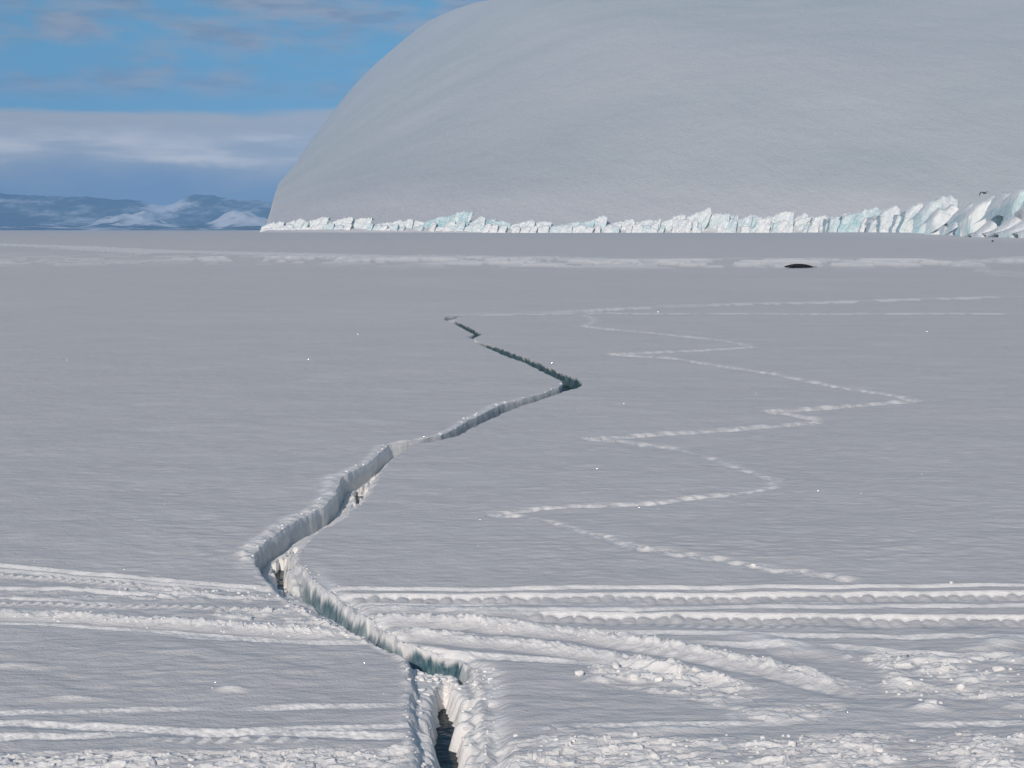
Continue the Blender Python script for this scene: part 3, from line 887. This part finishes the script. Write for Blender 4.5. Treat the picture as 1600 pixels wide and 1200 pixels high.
def ice_block(a, b, ya, yb, tint=.15, yaw=.25, lean=.35, foot=None, curve=0.0, rough=1.0, jag=.10, spike=None, wedge=None, shear=None):
    """one face of the cliff between photo columns a and b, tops at ya / yb"""
    mid = (a + b) / 2
    Dm = cliff_D(mid)
    if foot is not None: Dm = foot
    x0, x1 = (a - 800) / F * Dm, (b - 800) / F * Dm
    w = x1 - x0
    h0, h1 = (HZ - ya) * Dm / F + HC, (HZ - yb) * Dm / F + HC
    nu = int(np.clip(w * 1.5, 12, 48)); nv = 20
    u_ = np.linspace(0, 1, nu)
    sd = int(a * 7 + b * 3)
    rr = random.Random(sd)
    hh = h0 + (h1 - h0) * u_
    if spike: hh = hh + spike[1] * np.exp(-((u_ - spike[0]) / .14) ** 2)
    hh = hh * (1 + jag * perlin(u_ * w / 2.6 + sd, u_ * 0, 600 + sd % 50) + jag * .6 * perlin(u_ * w / .9 + sd, u_ * 0, 640 + sd % 50))
    kind = rr.random()
    if wedge is not None: kind = wedge
    if kind < .38:                                    # rises to the right and breaks off
        pkx = rr.uniform(.7, .92)
        lo_ = rr.uniform(.68, .9)
        hh = hh * (lo_ + (1 - lo_) * np.clip(u_ / pkx, 0, 1) ** 1.3)
        hh = hh * (1 - .25 * np.clip((u_ - pkx) / (1 - pkx), 0, 1))
    elif kind < .75:                                 # single peak
        pkx = rr.uniform(.35, .7)
        hh = hh * (1 - .22 * np.abs(u_ - pkx) ** 1.2 / max(pkx, 1 - pkx) ** 1.2)
    else:
        hh = hh * (1 - 0.2 * (1 - sstep(0, .22, u_)) - 0.15 * sstep(.8, 1, u_))
    v_ = np.concatenate([np.linspace(-.12, 1, nv)])
    U, Vv = np.meshgrid(u_, v_)
    Hh = np.repeat(hh[None, :], nv, 0)
    wx = x0 + U * w
    depth = Dm + yaw * w * (.5 - U) + lean * Hh * np.maximum(Vv, 0) ** (1.3 + .4 * rr.random())
    depth = depth + curve * w * (U - .5) ** 2 * 2
    S = U * w
    wx = wx + (rr.uniform(.1, .45) if shear is None else shear) * Hh * Vv * sstep(0, .5, Vv)
    Zz = Vv * Hh
    S2 = S - .35 * Zz
    fl = perlin(S2 / 4.2 + sd, Zz / 14, 700 + sd % 40) * 1.2 + (1 - 2.2 * np.abs(perlin(S2 / 2.6 + sd, Zz / 12, 720 + sd % 40))) * .7 + .35 * perlin(S / 1.2, Zz / 2.2, 740 + sd % 40)
    amp = rough * min(1.0, Hh.max() / 14) * 1.7 * float(np.interp(Dm, [400, 1200], [.5, 1]))
    depth = depth - fl * amp * sstep(-.1, .25, Vv)
    # chipped facets
    fc = perlin(S / 5 + 3 * (Zz / 5) + sd, Zz / 6, 760 + sd % 40)
    depth = depth + 1.1 * amp * np.round(fc * 2.2) / 2.2
    fr_ = np.stack([wx, depth, Zz], 2)
    tops = []
    for k, dback in enumerate((1.0, 4.0, 16.0)):
        zt = hh + (.25, .7, .5)[k] - (0.0 if k < 2 else 2.6)
        tops.append(np.stack([fr_[-1, :, 0], fr_[-1, :, 1] + dback, zt], 1))
    G = np.concatenate([fr_, np.array(tops)], 0)
    lb, rb = G[:, :1].copy(), G[:, -1:].copy()
    lb[:, :, 1] += 13; rb[:, :, 1] += 13
    lb[nv:, :, 1] = np.minimum(lb[nv:, :, 1], lb[nv - 1, 0, 1] + 3); rb[nv:, :, 1] = np.minimum(rb[nv:, :, 1], rb[nv - 1, 0, 1] + 3)
    lb[:, :, 0] += w * .06; rb[:, :, 0] -= w * .06
    nearb = Dm < 900
    if nearb:
        lb = G[:, :1].copy(); rb = G[:, -1:].copy()
        lm, rm = lb.copy(), rb.copy()
        lm[:, :, 0] -= w * .10; lm[:, :, 1] += 1.6; rm[:, :, 0] += w * .08; rm[:, :, 1] += 2.0
        lb[:, :, 0] -= w * .24; lb[:, :, 1] += 6.0; rb[:, :, 0] += w * .12; rb[:, :, 1] += 7.0
        for q_, k_ in ((lm, .86), (lb, .62), (rm, .9), (rb, .7)):
            q_[:, :, 2] *= k_
            q_[:, :, 0] += .5 * perlin(q_[:, :, 2] / 2.2, q_[:, :, 1] / 5, 770 + sd % 30)
        G = np.concatenate([lb, lm, G, rm, rb], 1)
    else:
        G = np.concatenate([lb, G[:, :1], G, G[:, -1:], rb], 1)
    rws, cls = G.shape[:2]
    cen = np.array([(x0 + x1) / 2, Dm, 0])
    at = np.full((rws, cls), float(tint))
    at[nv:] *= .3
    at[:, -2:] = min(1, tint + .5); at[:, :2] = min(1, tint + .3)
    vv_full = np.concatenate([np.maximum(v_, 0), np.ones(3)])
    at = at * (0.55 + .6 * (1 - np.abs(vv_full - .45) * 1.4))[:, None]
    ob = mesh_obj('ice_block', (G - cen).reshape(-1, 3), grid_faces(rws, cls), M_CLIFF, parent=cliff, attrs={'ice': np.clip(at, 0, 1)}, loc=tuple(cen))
    fl_ = np.ones((rws - 1, cls - 1), bool); 
    if not nearb: fl_[:, :2] = False; fl_[:, -2:] = False; fl_[nv - 1:] = False
    ob.data.polygons.foreach_set('use_smooth', fl_.ravel())
    return ob


BL = [  # a, b, top left, top right, blue, yaw
    (409, 426, 353, 346, .1, .2), (424, 438, 348, 345, .1, .3), (436, 470, 347, 340, .1, .4), (468, 476, 346, 347, .3, -.3), (474, 507, 349, 337, .1, .5), (505, 516, 346, 347, .3, -.3),
    (514, 543, 347, 338, .1, .45), (543, 574, 348, 335, .1, .6), (577, 608, 352, 347, .05, .2), (603, 627, 348, 343, .1, .3), (625, 642, 347, 340, .15, .5), (638, 661, 347, 344, .1, .3),
    (657, 692, 346, 336, .8, .25), (688, 725, 336, 328, .9, .3), (730, 754, 348, 335, .2, .6), (752, 772, 337, 345, .65, -.35), (770, 794, 346, 346, .45, .3), (795, 828, 349, 343, .1, .4), (826, 856, 349, 345, .1, .3),
    (842, 856, 358, 350, .1, .5), (858, 868, 358, 352, .2, .5), (866, 884, 356, 349, .15, .5), (880, 902, 352, 346, .5, .2), (900, 922, 350, 344, .55, .3), (920, 943, 347, 335, .2, .5),
    (938, 966, 354, 346, .05, .4), (964, 988, 347, 342, .1, .4), (986, 1019, 347, 343, .2, .25), (1017, 1028, 348, 341, .2, .4), (1024, 1046, 345, 341, .1, .35), (1044, 1064, 343, 333, .05, .4),
    (1062, 1097, 335, 323, .15, .45), (1098, 1134, 342, 327, .3, .5), (1132, 1150, 330, 336, .45, -.3), (1148, 1174, 344, 333, .3, .5), (1172, 1186, 338, 340, .5, -.2), (1182, 1204, 346, 335, .25, .5),
    (1200, 1234, 342, 325, .12, .45), (1222, 1252, 350, 329, .12, .5), (1246, 1272, 345, 338, .1, .2), (1268, 1294, 339, 336, .1, .25), (1290, 1303, 338, 339, .5, -.4), (1300, 1324, 340, 331, .35, .4),
    (1320, 1367, 336, 320, .55, .4), (1362, 1384, 346, 332, .15, .5), (1380, 1402, 332, 320, .15, .45), (1398, 1420, 330, 319, .15, .3), (1412, 1443, 324, 315, .25, .35),
    (1440, 1456, 322, 316, .7, -.3), (1450, 1487, 320, 303, .35, .5)]
for (a, b, ya, yb, ti, yw) in BL:
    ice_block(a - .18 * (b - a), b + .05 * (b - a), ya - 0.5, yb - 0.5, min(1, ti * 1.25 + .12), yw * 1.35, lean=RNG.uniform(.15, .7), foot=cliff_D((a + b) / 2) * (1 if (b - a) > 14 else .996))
bx = random.Random(77)
cpx = 410.0
while cpx < 1480:                                   # smaller broken pieces in front of the main blocks
    wd_ = bx.uniform(7, 22)
    tp_ = float(np.interp(cpx, tpx, tpy))
    if bx.random() < .72:
        hpx = (361 - tp_) * bx.uniform(.35, .95)
        ice_block(cpx, cpx + wd_, 361 - hpx * bx.uniform(.6, 1), 361 - hpx, bx.choice((.05, .1, .2, .55)), bx.uniform(-.35, .7), lean=bx.uniform(.3, 1.0), foot=cliff_D(cpx) * .993)
    cpx += wd_ * bx.uniform(.45, 1.1)
for kw in (dict(a=1462, b=1500, ya=330, yb=322, tint=.3, yaw=.35, foot=640, wedge=.9, lean=.35), dict(a=1488, b=1522, ya=330, yb=321, tint=.3, yaw=.2, foot=590, wedge=.9, lean=.3),
           dict(a=1508, b=1540, ya=324, yb=314, tint=1.0, yaw=-.2, foot=545, rough=.7, wedge=.9, lean=.25, shear=.1),
           dict(a=1520, b=1561, ya=326, yb=308, tint=.35, yaw=.35, foot=470, rough=.5, jag=.03, spike=(.93, 1.3), lean=.2, wedge=.95, shear=.05),
           dict(a=1554, b=1580, ya=312, yb=306, tint=1.0, yaw=-.4, foot=462, rough=.6, wedge=.9, lean=.25, shear=.1),
           dict(a=1562, b=1596, ya=310, yb=296, tint=.75, yaw=.25, foot=435, lean=.3, wedge=.9, shear=.15),
           dict(a=1585, b=1622, ya=300, yb=291, tint=.9, yaw=.2, foot=418, lean=.35, wedge=.9, shear=.15),
           dict(a=1610, b=1648, ya=300, yb=288, tint=.5, yaw=.3, foot=402, lean=.3, wedge=.9), dict(a=1634, b=1682, ya=297, yb=286, tint=.3, yaw=.3, foot=392, wedge=.9),
           dict(a=1672, b=1712, ya=296, yb=284, tint=.6, yaw=.3, foot=380, wedge=.9), dict(a=1703, b=1762, ya=292, yb=285, tint=.3, yaw=.3, foot=368, wedge=.9),
           dict(a=1752, b=1802, ya=290, yb=280, tint=.3, yaw=.3, foot=355, wedge=.9), dict(a=1792, b=1852, ya=290, yb=280, tint=.3, yaw=.3, foot=348, wedge=.9),
           # lower drifted blocks in front of the right-hand face
           dict(a=1478, b=1496, ya=350, yb=340, tint=.15, yaw=.4, foot=600, lean=.6), dict(a=1500, b=1516, ya=354, yb=343, tint=.15, yaw=.4, foot=560, lean=.6),
           dict(a=1534, b=1556, ya=362, yb=345, tint=.2, yaw=.4, foot=415, lean=.7, wedge=.3), dict(a=1558, b=1590, ya=362, yb=336, tint=.25, yaw=.4, foot=405, lean=.7, wedge=.3),
           dict(a=1582, b=1624, ya=358, yb=328, tint=.3, yaw=.4, foot=392, lean=.7, wedge=.3), dict(a=1618, b=1670, ya=355, yb=330, tint=.3, yaw=.4, foot=380, lean=.7, wedge=.3)):
    ice_block(**kw)

# ---------------------------------------------------------------- far mountains
mcols = np.arange(-700, 700, 4.0)
mrows = np.linspace(12500, 16000, 70)
mt = ((mcols - 800) / F)[None, :]
MY = np.repeat(mrows[:, None], len(mcols), 1)
MX = mt * MY
crest = np.interp(mcols, [-700, -300, 0, 60, 110, 150, 180, 205, 235, 262, 285, 300, 318, 335, 352, 372, 395, 420, 460, 700],
                  [300, 300, 304, 306, 308, 310, 312, 314, 319, 317, 310, 306, 304.5, 306, 311, 314, 313, 317, 312, 310])
pk_ = (HZ - crest) * 14000 / F
hump = np.exp(-((MY - 14000) / 1050) ** 2)
rid = 1 - np.abs(fbm(MX / 900, MY / 900, 800, 4)) * 1.0
MZ = pk_[None, :] * hump * (0.80 + .26 * rid) + 14 * fbm(MX / 300, MY / 300, 810, 3) * hump - 3
msn = 0.18 + .35 * sstep(.55, .95, MZ / np.maximum(pk_[None, :], 1)) * sstep(200, 262, mcols)[None, :] * (1 - sstep(270, 300, mcols))[None, :] + .18 * fbm(MX / 500, MY / 700, 820, 3)
mts = mesh_obj('mountain_range', np.stack([MX, MY, MZ], 2).reshape(-1, 3), grid_faces(len(mrows), len(mcols)), M_ROCK, attrs={'snow': msn})
tag(mts, 'far blue mountain range fading into haze under the clouds', 'mountains', kind='structure')
frow = np.linspace(9000, 12200, 90)
fcol = np.arange(-600, 640, 3.0)
FY = np.repeat(frow[:, None], len(fcol), 1)
FX = ((fcol - 800) / F)[None, :] * FY
fp = (np.repeat(fcol[None, :], len(frow), 0))
FZ = 10 * (.6 + fbm(FX / 420, FY / 500, 830, 4)) + 40 * sstep(9500, 12000, FY) * (.6 + .5 * fbm(FX / 700, FY / 900, 835, 3))
hillA = 92 * np.exp(-np.abs((fp - 224) / 34) ** 1.5) * np.exp(-((FY - 11300) / 650) ** 2)
hillA += 40 * np.exp(-((fp - 170) / 30) ** 2) * np.exp(-((FY - 11300) / 650) ** 2)
hillB = 74 * np.exp(-np.abs((fp - 375) / 52) ** 2) * np.exp(-((FY - 10400) / 600) ** 2)
rough_ = 1 + .55 * fbm(FX / 170, FY / 420, 840, 5)
FZ = (FZ + (hillA + hillB) * rough_) * sstep(9000, 9400, FY) - 2
fsn = 0.18 + .45 * sstep(14, 60, hillA) + .55 * sstep(12, 45, hillB) + .42 * fbm(FX / 300, FY / 200, 850, 4)
fts = mesh_obj('snowy_foothills', np.stack([FX, FY, FZ], 2).reshape(-1, 3), grid_faces(len(frow), len(fcol)), M_ROCK, attrs={'snow': fsn})
tag(fts, 'low far foothills with two sunlit white snow slopes', 'hills', kind='structure')

# ---------------------------------------------------------------- haze
hb_ = 20500.0
hv = [(-hb_, -900, -1.6), (hb_, -900, -1.6), (hb_, 17000, -1.6), (-hb_, 17000, -1.6), (-hb_, -900, 900), (hb_, -900, 900), (hb_, 17000, 900), (-hb_, 17000, 900)]
hz = mesh_obj('haze', hv, [(0, 3, 2, 1), (4, 5, 6, 7), (0, 1, 5, 4), (1, 2, 6, 5), (2, 3, 7, 6), (3, 0, 4, 7)], smooth=False)
mz = bpy.data.materials.new('pale_air')
mz.use_nodes = True
zn, zl = mz.node_tree.nodes, mz.node_tree.links
zn.clear()
zo = zn.new('ShaderNodeOutputMaterial'); pv = zn.new('ShaderNodeVolumePrincipled')
pv.inputs['Color'].default_value = (0.27, 0.57, 1.0, 1)
pv.inputs['Density'].default_value = 0.000078
pv.inputs['Anisotropy'].default_value = -0.35
zl.new(pv.outputs[0], zo.inputs['Volume'])
hz.data.materials.append(mz)
tag(hz, kind='stuff')

# ---------------------------------------------------------------- seal


def lathe_x(stations, nseg=20, flat=1.0):
    """closed body along x: stations (x, centre z, half width y, half height z)"""
    V_, n_ = [], len(stations)
    for (x, cz, ry, rz) in stations:
        for k in range(nseg):
            a = 2 * math.pi * k / nseg
            zz_ = math.sin(a) * rz
            V_.append((x, math.cos(a) * ry, cz + zz_))
    Fc = []
    for i in range(n_ - 1):
        for k in range(nseg):
            Fc.append((i * nseg + k, i * nseg + (k + 1) % nseg, (i + 1) * nseg + (k + 1) % nseg, (i + 1) * nseg + k))
    Fc.append(tuple(range(nseg - 1, -1, -1)))
    Fc.append(tuple((n_ - 1) * nseg + k for k in range(nseg)))
    return V_, Fc


def flipper(pts, t=0.02):
    """flat tapered paddle with thickness from an outline in xy"""
    n_ = len(pts)
    V_ = [(x, y, t / 2) for x, y in pts] + [(x, y, -t / 2) for x, y in pts]
    Fc = [tuple(range(n_)), tuple(range(2 * n_ - 1, n_ - 1, -1))] + [(i, i + n_, (i + 1) % n_ + n_, (i + 1) % n_) for i in range(n_)]
    return V_, Fc


def empty(name, loc, rz=0):
    e = bpy.data.objects.new(name, None)
    COL.objects.link(e)
    e.location = loc; e.rotation_euler = (0, 0, rz)
    e.empty_display_size = .2
    return e


sx_, sy_, sz_ = ground_z(1248, 417.5)
SEAL = empty('seal', (sx_, sy_, max(sz_, 0) - .02), R(4))
tag(SEAL, 'black seal lying flat on the bright wind-broken snow far out on the ice', 'seal')
S_ = sy_ / F            # metres per photo pixel at the seal
st = [(-1.02, .06, .02, .02), (-1.0, .07, .05, .05), (-.95, .08, .08, .07), (-.86, .10, .11, .09), (-.74, .12, .14, .11), (-.55, .145, .20, .14), (-.3, .165, .26, .165), (0, .17, .28, .17), (.25, .16, .26, .16),
      (.48, .14, .21, .14), (.68, .11, .15, .11), (.84, .085, .10, .08), (.95, .06, .07, .05), (1.0, .05, .04, .03)]
v, f = lathe_x(st, 22)
v = [(a_, b_, c_ * .78) for a_, b_, c_ in v]
mesh_obj('body', v, f, M_SEAL, SEAL)
for sg in (-1, 1):
    v, f = flipper([(0, 0), (.10, .02 * sg), (.02, .17 * sg), (-.06, .24 * sg), (-.10, .20 * sg), (-.06, .08 * sg)], .03)
    o = mesh_obj('fore_flipper', v, f, M_SEAL, SEAL, smooth=False, loc=(-.45, .17 * sg, .05)); o.rotation_euler = (R(12 * -sg), 0, 0)
    v, f = flipper([(0, 0), (.10, -.03 * sg), (.25, .0), (.30, .05 * sg), (.22, .09 * sg), (.06, .05 * sg)], .03)
    mesh_obj('hind_flipper', v, f, M_SEAL, SEAL, smooth=False, loc=(.93, .02 * sg, .055))
v, f = lathe_x([(-.05, 0, .02, .015), (-.03, 0, .05, .035), (0, 0, .06, .045), (.05, 0, .06, .05)], 12)
mesh_obj('muzzle', v, f, M_SEAL, SEAL, loc=(-.99, 0, .065))

# ---------------------------------------------------------------- flying bird
BY = 150.0
BIRD = empty('flying_bird', ((1538 - 800) / F * BY, BY, HC + (HZ - 301.5) / F * BY), R(-25))
tag(BIRD, 'dark bird gliding in front of the ice cliff with one wing bent down', 'bird')
# body points to +x (right) with the near wing towards the camera-left, bent at the wrist
st = [(-.27, .0, .012, .01), (-.2, .0, .05, .03), (-.08, -.01, .075, .065), (.06, -.01, .08, .075), (.16, .01, .06, .055), (.22, .035, .045, .045), (.27, .045, .04, .038), (.31, .042, .02, .018)]
v, f = lathe_x(st, 14)
mesh_obj('body', v, f, M_BIRD, BIRD)
v, f = lathe_x([(0, 0, .015, .014), (.03, -.003, .011, .011), (.055, -.012, .004, .005)], 8)
mesh_obj('bill', v, f, M_BILL, BIRD, loc=(.305, 0, .04))
v, f = flipper([(0, -.03), (-.13, -.07), (-.14, 0), (-.13, .07), (0, .03)], .012)
mesh_obj('tail', v, f, M_BIRD, BIRD, smooth=False, loc=(-.22, 0, 0))


def wing(path, side):
    """path of (spanwise, x sweep, z, chord): a thick cambered strip"""
    V_, Fc = [], []
    for (sp, swx, z_, ch) in path:
        th_ = max(.004, ch * .09)
        for (cx_, tz) in ((.5, 0), (.2, th_), (-.5, .0), (.1, -th_ * .3)):
            V_.append((swx + cx_ * ch, side * sp, z_ + tz))
    for i in range(len(path) - 1):
        for k in range(4):
            Fc.append((i * 4 + k, i * 4 + (k + 1) % 4, (i + 1) * 4 + (k + 1) % 4, (i + 1) * 4 + k))
    e_ = (len(path) - 1) * 4
    Fc += [(3, 2, 1, 0), (e_, e_ + 1, e_ + 2, e_ + 3)]
    return V_, Fc


v, f = wing([(.05, .03, .03, .20), (.2, .0, .07, .20), (.36, -.03, .085, .19), (.50, -.06, .04, .16), (.62, -.10, -.10, .12), (.70, -.13, -.22, .06), (.73, -.14, -.27, .02)], 1)
mesh_obj('wing', v, f, M_BIRD, BIRD)
v, f = wing([(.05, .03, .03, .20), (.2, .04, .07, .19), (.36, .06, .10, .16), (.52, .07, .10, .11), (.68, .08, .06, .06), (.80, .09, .01, .015)], -1)
mesh_obj('wing', v, f, M_BIRD, BIRD)
BIRD.rotation_euler = (R(0), R(-6), R(118))

# ---------------------------------------------------------------- snow clods, one object each
import bmesh


def clod_mesh(name, seed, mat, sub=3, sq=(1, .9, .7), chip=.22):
    bm = bmesh.new()
    bmesh.ops.create_icosphere(bm, subdivisions=sub, radius=1)
    rr = random.Random(seed)
    planes = []
    for _ in range(7):
        a = rr.uniform(0, 6.28); b = rr.uniform(-.3, 1)
        n_ = np.array([math.cos(a) * math.sqrt(1 - b * b if abs(b) < 1 else 0), math.sin(a) * math.sqrt(1 - b * b if abs(b) < 1 else 0), b])
        planes.append((n_, rr.uniform(.6, .85)))
    for v_ in bm.verts:
        p = np.array(v_.co)
        for n_, d_ in planes:
            e_ = float(p @ n_) - d_
            if e_ > 0: p = p - n_ * e_ * .85
        q = p * 2.3 + seed * 3.1
        k = 1 + chip * float(perlin(np.array([q[0] + q[2] * .7]), np.array([q[1] - q[2] * .6]), seed)[0]) + .10 * float(perlin(np.array([q[0] * 2.7 + q[2]]), np.array([q[1] * 2.7 + q[2] * 2]), seed + 3)[0])
        v_.co = p * k * np.array(sq)
    me = bpy.data.meshes.new(name)
    bm.to_mesh(me); bm.free()
    me.polygons.foreach_set('use_smooth', np.ones(len(me.polygons), bool))
    me.materials.append(mat)
    return me


CL = [clod_mesh('snow_clod', 20 + k, M_CLOD, sq=random.Random(k).choice([(1, .9, .7), (1.2, .8, .55), (.9, .9, .85), (1.3, .9, .5)])) for k in range(7)]
GREY = clod_mesh('ice_lump', 71, M_GREY, sq=(1.0, .8, .75))


def clod(px, py, size, label, group=None, me=None, name='snow_clod', cat='snow clod', sink=.35):
    x, y, z = ground_z(px, py)
    o = bpy.data.objects.new(name, me or rt.choice(CL))
    COL.objects.link(o)
    r = size * y / F / 2 * .72
    o.scale = (r, r, r)
    o.location = (x, y, z + r * (.6 - sink))
    o.rotation_euler = (rt.uniform(-.2, .2), rt.uniform(-.2, .2), rt.uniform(0, 6.28))
    tag(o, label, cat, group)
    return o


clod(669, 936, 15, 'grey ice lump lying alone in the upper rut just right of the crack', me=GREY, name='ice_lump', cat='ice lump')
clod(906, 1056, 24, 'biggest pale snow clod at the left tip of the tumbled heap', sink=.2)
clod(962, 1044, 26, 'broad white snow clod on top of the tumbled heap', me=CL[1], sink=.2)
clod(1030, 1066, 22, 'white snow clod at the front edge of the tumbled heap', sink=.2)
clod(990, 1063, 30, 'long flat white snow slab in front of the tumbled heap', me=CL[3], sink=.3)
clod(1420, 1067, 22, 'bright rounded snow clod by the end of the diagonal rut bank', sink=.75)
clod(1128, 1063, 17, 'white snow clod near the right end of the tumbled heap', me=CL[0])
clod(1085, 1052, 15, 'half-buried snow clod in the middle of the tumbled heap', me=CL[2], sink=.5)
clod(1455, 1101, 30, 'flat bright snow slab standing alone below the churned patch', me=CL[3], sink=.45)
clod(1560, 1046, 26, 'pale snow clod in the upper part of the churned patch', me=CL[4])
clod(1500, 1072, 22, 'white snow clod in the middle of the churned patch on the right', me=CL[5])
clod(1238, 1166, 24, 'large snow clod half-way along the churned strip at the bottom right', me=CL[6])
clod(1375, 1172, 22, 'rounded snow clod in the bottom right strip beside the pale ridge', me=CL[0])
clod(1521, 1159, 14, 'bright little snow clod at the upper edge of the bottom right strip', me=CL[1])
clod(1193, 1153, 13, 'snow clod at the top of the bottom strip below the thin rut lines', me=CL[2])
clod(884, 1178, 18, 'snow clod in the bottom right strip nearest to the crack', me=CL[4])
clod(1487, 911, 9, 'tiny snow clod on the rim where the footprint trail meets the rut', me=CL[5])
clod(1177, 885, 11, 'white lump of snow kicked up beside the footprint trail', me=CL[1])
clod(300, 1185, 17, 'biggest snow clod in the churned strip at the bottom left', me=CL[6])
crumbs = []
for _ in range(30):
    t = rt.random(); crumbs.append((910 + 250 * t, 1040 + 34 * t + rt.uniform(-8, 10), rt.uniform(4, 9)))
for _ in range(60):
    t = rt.random(); xx = 720 + 600 * t
    crumbs.append((xx, float(np.interp(xx, [700, 800, 900, 1000, 1100, 1200, 1330], [969, 976, 987, 1000, 1017, 1037, 1068])) + rt.uniform(-5, 8), rt.uniform(3, 6)))
for _ in range(50): crumbs.append((rt.uniform(1380, 1650), rt.uniform(1024, 1098), rt.uniform(4, 9)))
for _ in range(150): crumbs.append((rt.uniform(790, 1700), rt.uniform(1148, 1215), rt.uniform(4, 11)))
for _ in range(120): crumbs.append((rt.uniform(-80, 635), rt.uniform(1172, 1215), rt.uniform(3, 8)))
for _ in range(50):
    t = rt.random(); crumbs.append((10 + 500 * t, 958 + 34 * t + rt.uniform(-3, 9), rt.uniform(3, 6)))
for _ in range(40): crumbs.append((rt.uniform(185, 425), rt.uniform(914, 936), rt.uniform(3, 7)))
for _ in range(30):
    t = rt.random(); crumbs.append((450 + 95 * t, 945 + 48 * t + rt.uniform(-6, 6), rt.uniform(4, 10)))
for _ in range(300):
    py_ = rt.choice((rt.uniform(600, 880), rt.uniform(880, 1060), rt.uniform(880, 1060), rt.uniform(1040, 1240)))
    l_ = float(np.interp(py_, CR[:, 0], CR[:, 1])); r_ = float(np.interp(py_, CR[:, 0], CR[:, 2])); w_ = r_ - l_
    if py_ < 880: xx = l_ - abs(rt.gauss(0, .16)) * w_
    elif py_ < 1040: xx = r_ + abs(rt.gauss(0, .10)) * w_ if rt.random() < .7 else l_ + rt.uniform(-.05, .4) * w_
    else: xx = (r_ + rt.gauss(0, .07) * w_) if rt.random() < .55 else (l_ + rt.gauss(.04, .05) * w_)
    crumbs.append((xx, py_, (1.8 + 5 * rt.random() ** 2.2) * (.6 + .4 * (py_ - HZ) / 500)))
for _ in range(170):
    py_ = rt.uniform(1028, 1052) if rt.random() < .45 else rt.uniform(1040, 1200)
    l_ = float(np.interp(py_, CR[:, 0], CR[:, 1])); r_ = float(np.interp(py_, CR[:, 0], CR[:, 2]))
    crumbs.append((l_ + (r_ - l_) * rt.uniform(.08, .9), py_, rt.uniform(4, 13)))
base = [clod_mesh('crumb_shape', 40 + k, M_CLOD, sub=2) for k in range(5)]
bv = []
for m_ in base:
    a_ = np.empty(len(m_.vertices) * 3, np.float32); m_.vertices.foreach_get('co', a_)
    q_ = np.empty(len(m_.polygons) * 3, np.int32); m_.polygons.foreach_get('vertices', q_)
    bv.append((a_.reshape(-1, 3), q_.reshape(-1, 3)))
cv, cf, off = [], [], 0
for (px_, py_, sz) in crumbs:
    x, y, z = ground_z(px_, py_)
    if z < -.17: continue
    a_, q_ = rt.choice(bv)
    r = sz * y / F / 2; an = rt.uniform(0, 6.28); ca, sa = math.cos(an), math.sin(an)
    w_ = a_ * np.array([rt.uniform(.8, 1.5), rt.uniform(.8, 1.2), rt.uniform(.6, 1.0)])
    cv.append(np.stack([w_[:, 0] * ca - w_[:, 1] * sa, w_[:, 0] * sa + w_[:, 1] * ca, w_[:, 2]], 1) * r + np.array([x, y, z + r * .15]))
    cf.append(q_ + off); off += len(a_)
cr_ = mesh_obj('snow_crumbs', np.concatenate(cv), np.concatenate(cf), M_CLOD)
tag(cr_, 'loose snow crumbs strewn along the ruts and churned strips', 'snow crumbs', kind='stuff')
for m_ in base: bpy.data.meshes.remove(m_)
# dark stones
STM = clod_mesh('stone', 90, M_STONE, sub=2)
clod(1551, 379.0, 6, 'small dark stone at the foot of the ice cliff below the flying bird', me=STM, name='stone', cat='stone', sink=.1)
clod(1418, 1029, 5, 'tiny dark pebble on the churned snow right of the ruts', me=STM, name='pebble', cat='pebble', sink=.2)

# ---------------------------------------------------------------- glinting ice crystals on the surface
sdir = np.array([math.sin(R(SUN_AZ)) * math.cos(R(SUN_EL)), math.cos(R(SUN_AZ)) * math.cos(R(SUN_EL)), math.sin(R(SUN_EL))])
gv, gf = [], []
for k in range(3200):
    px_ = RNG.uniform(-200, 1800); py_ = 1200 - 720 * RNG.random() ** 1.1
    x, y, z = ground_z(px_, py_)
    if z < -.06: continue
    vd = np.array([-x, -y, HC - z]); vd /= np.linalg.norm(vd)
    n_ = vd + sdir; n_ /= np.linalg.norm(n_)
    n_ = n_ + RNG.normal(0, .30, 3); n_ /= np.linalg.norm(n_)
    a = np.cross(n_, [0.3, .2, .9]); a /= np.linalg.norm(a); b = np.cross(n_, a)
    r = y / F * (.08 + .24 * RNG.random() ** 2.5)
    c_ = np.array([x, y, z + r * .8])
    i0 = len(gv)
    for q in range(6):
        ang = q * math.pi / 3
        gv.append(c_ + r * (a * math.cos(ang) + b * math.sin(ang)) + n_ * r * .1)
    for q in range(6):
        ang = q * math.pi / 3
        gv.append(c_ + r * (a * math.cos(ang) + b * math.sin(ang)) - n_ * r * .1)
    gf.append(tuple(range(i0, i0 + 6))); gf.append(tuple(range(i0 + 11, i0 + 5, -1)))
    gf += [(i0 + q, i0 + 6 + q, i0 + 6 + (q + 1) % 6, i0 + (q + 1) % 6) for q in range(6)]
gl = mesh_obj('ice_crystals', np.array(gv), gf, M_GLINT, smooth=False)
tag(gl, 'scattered glinting ice crystals on the snow surface', 'ice crystals', kind='stuff')
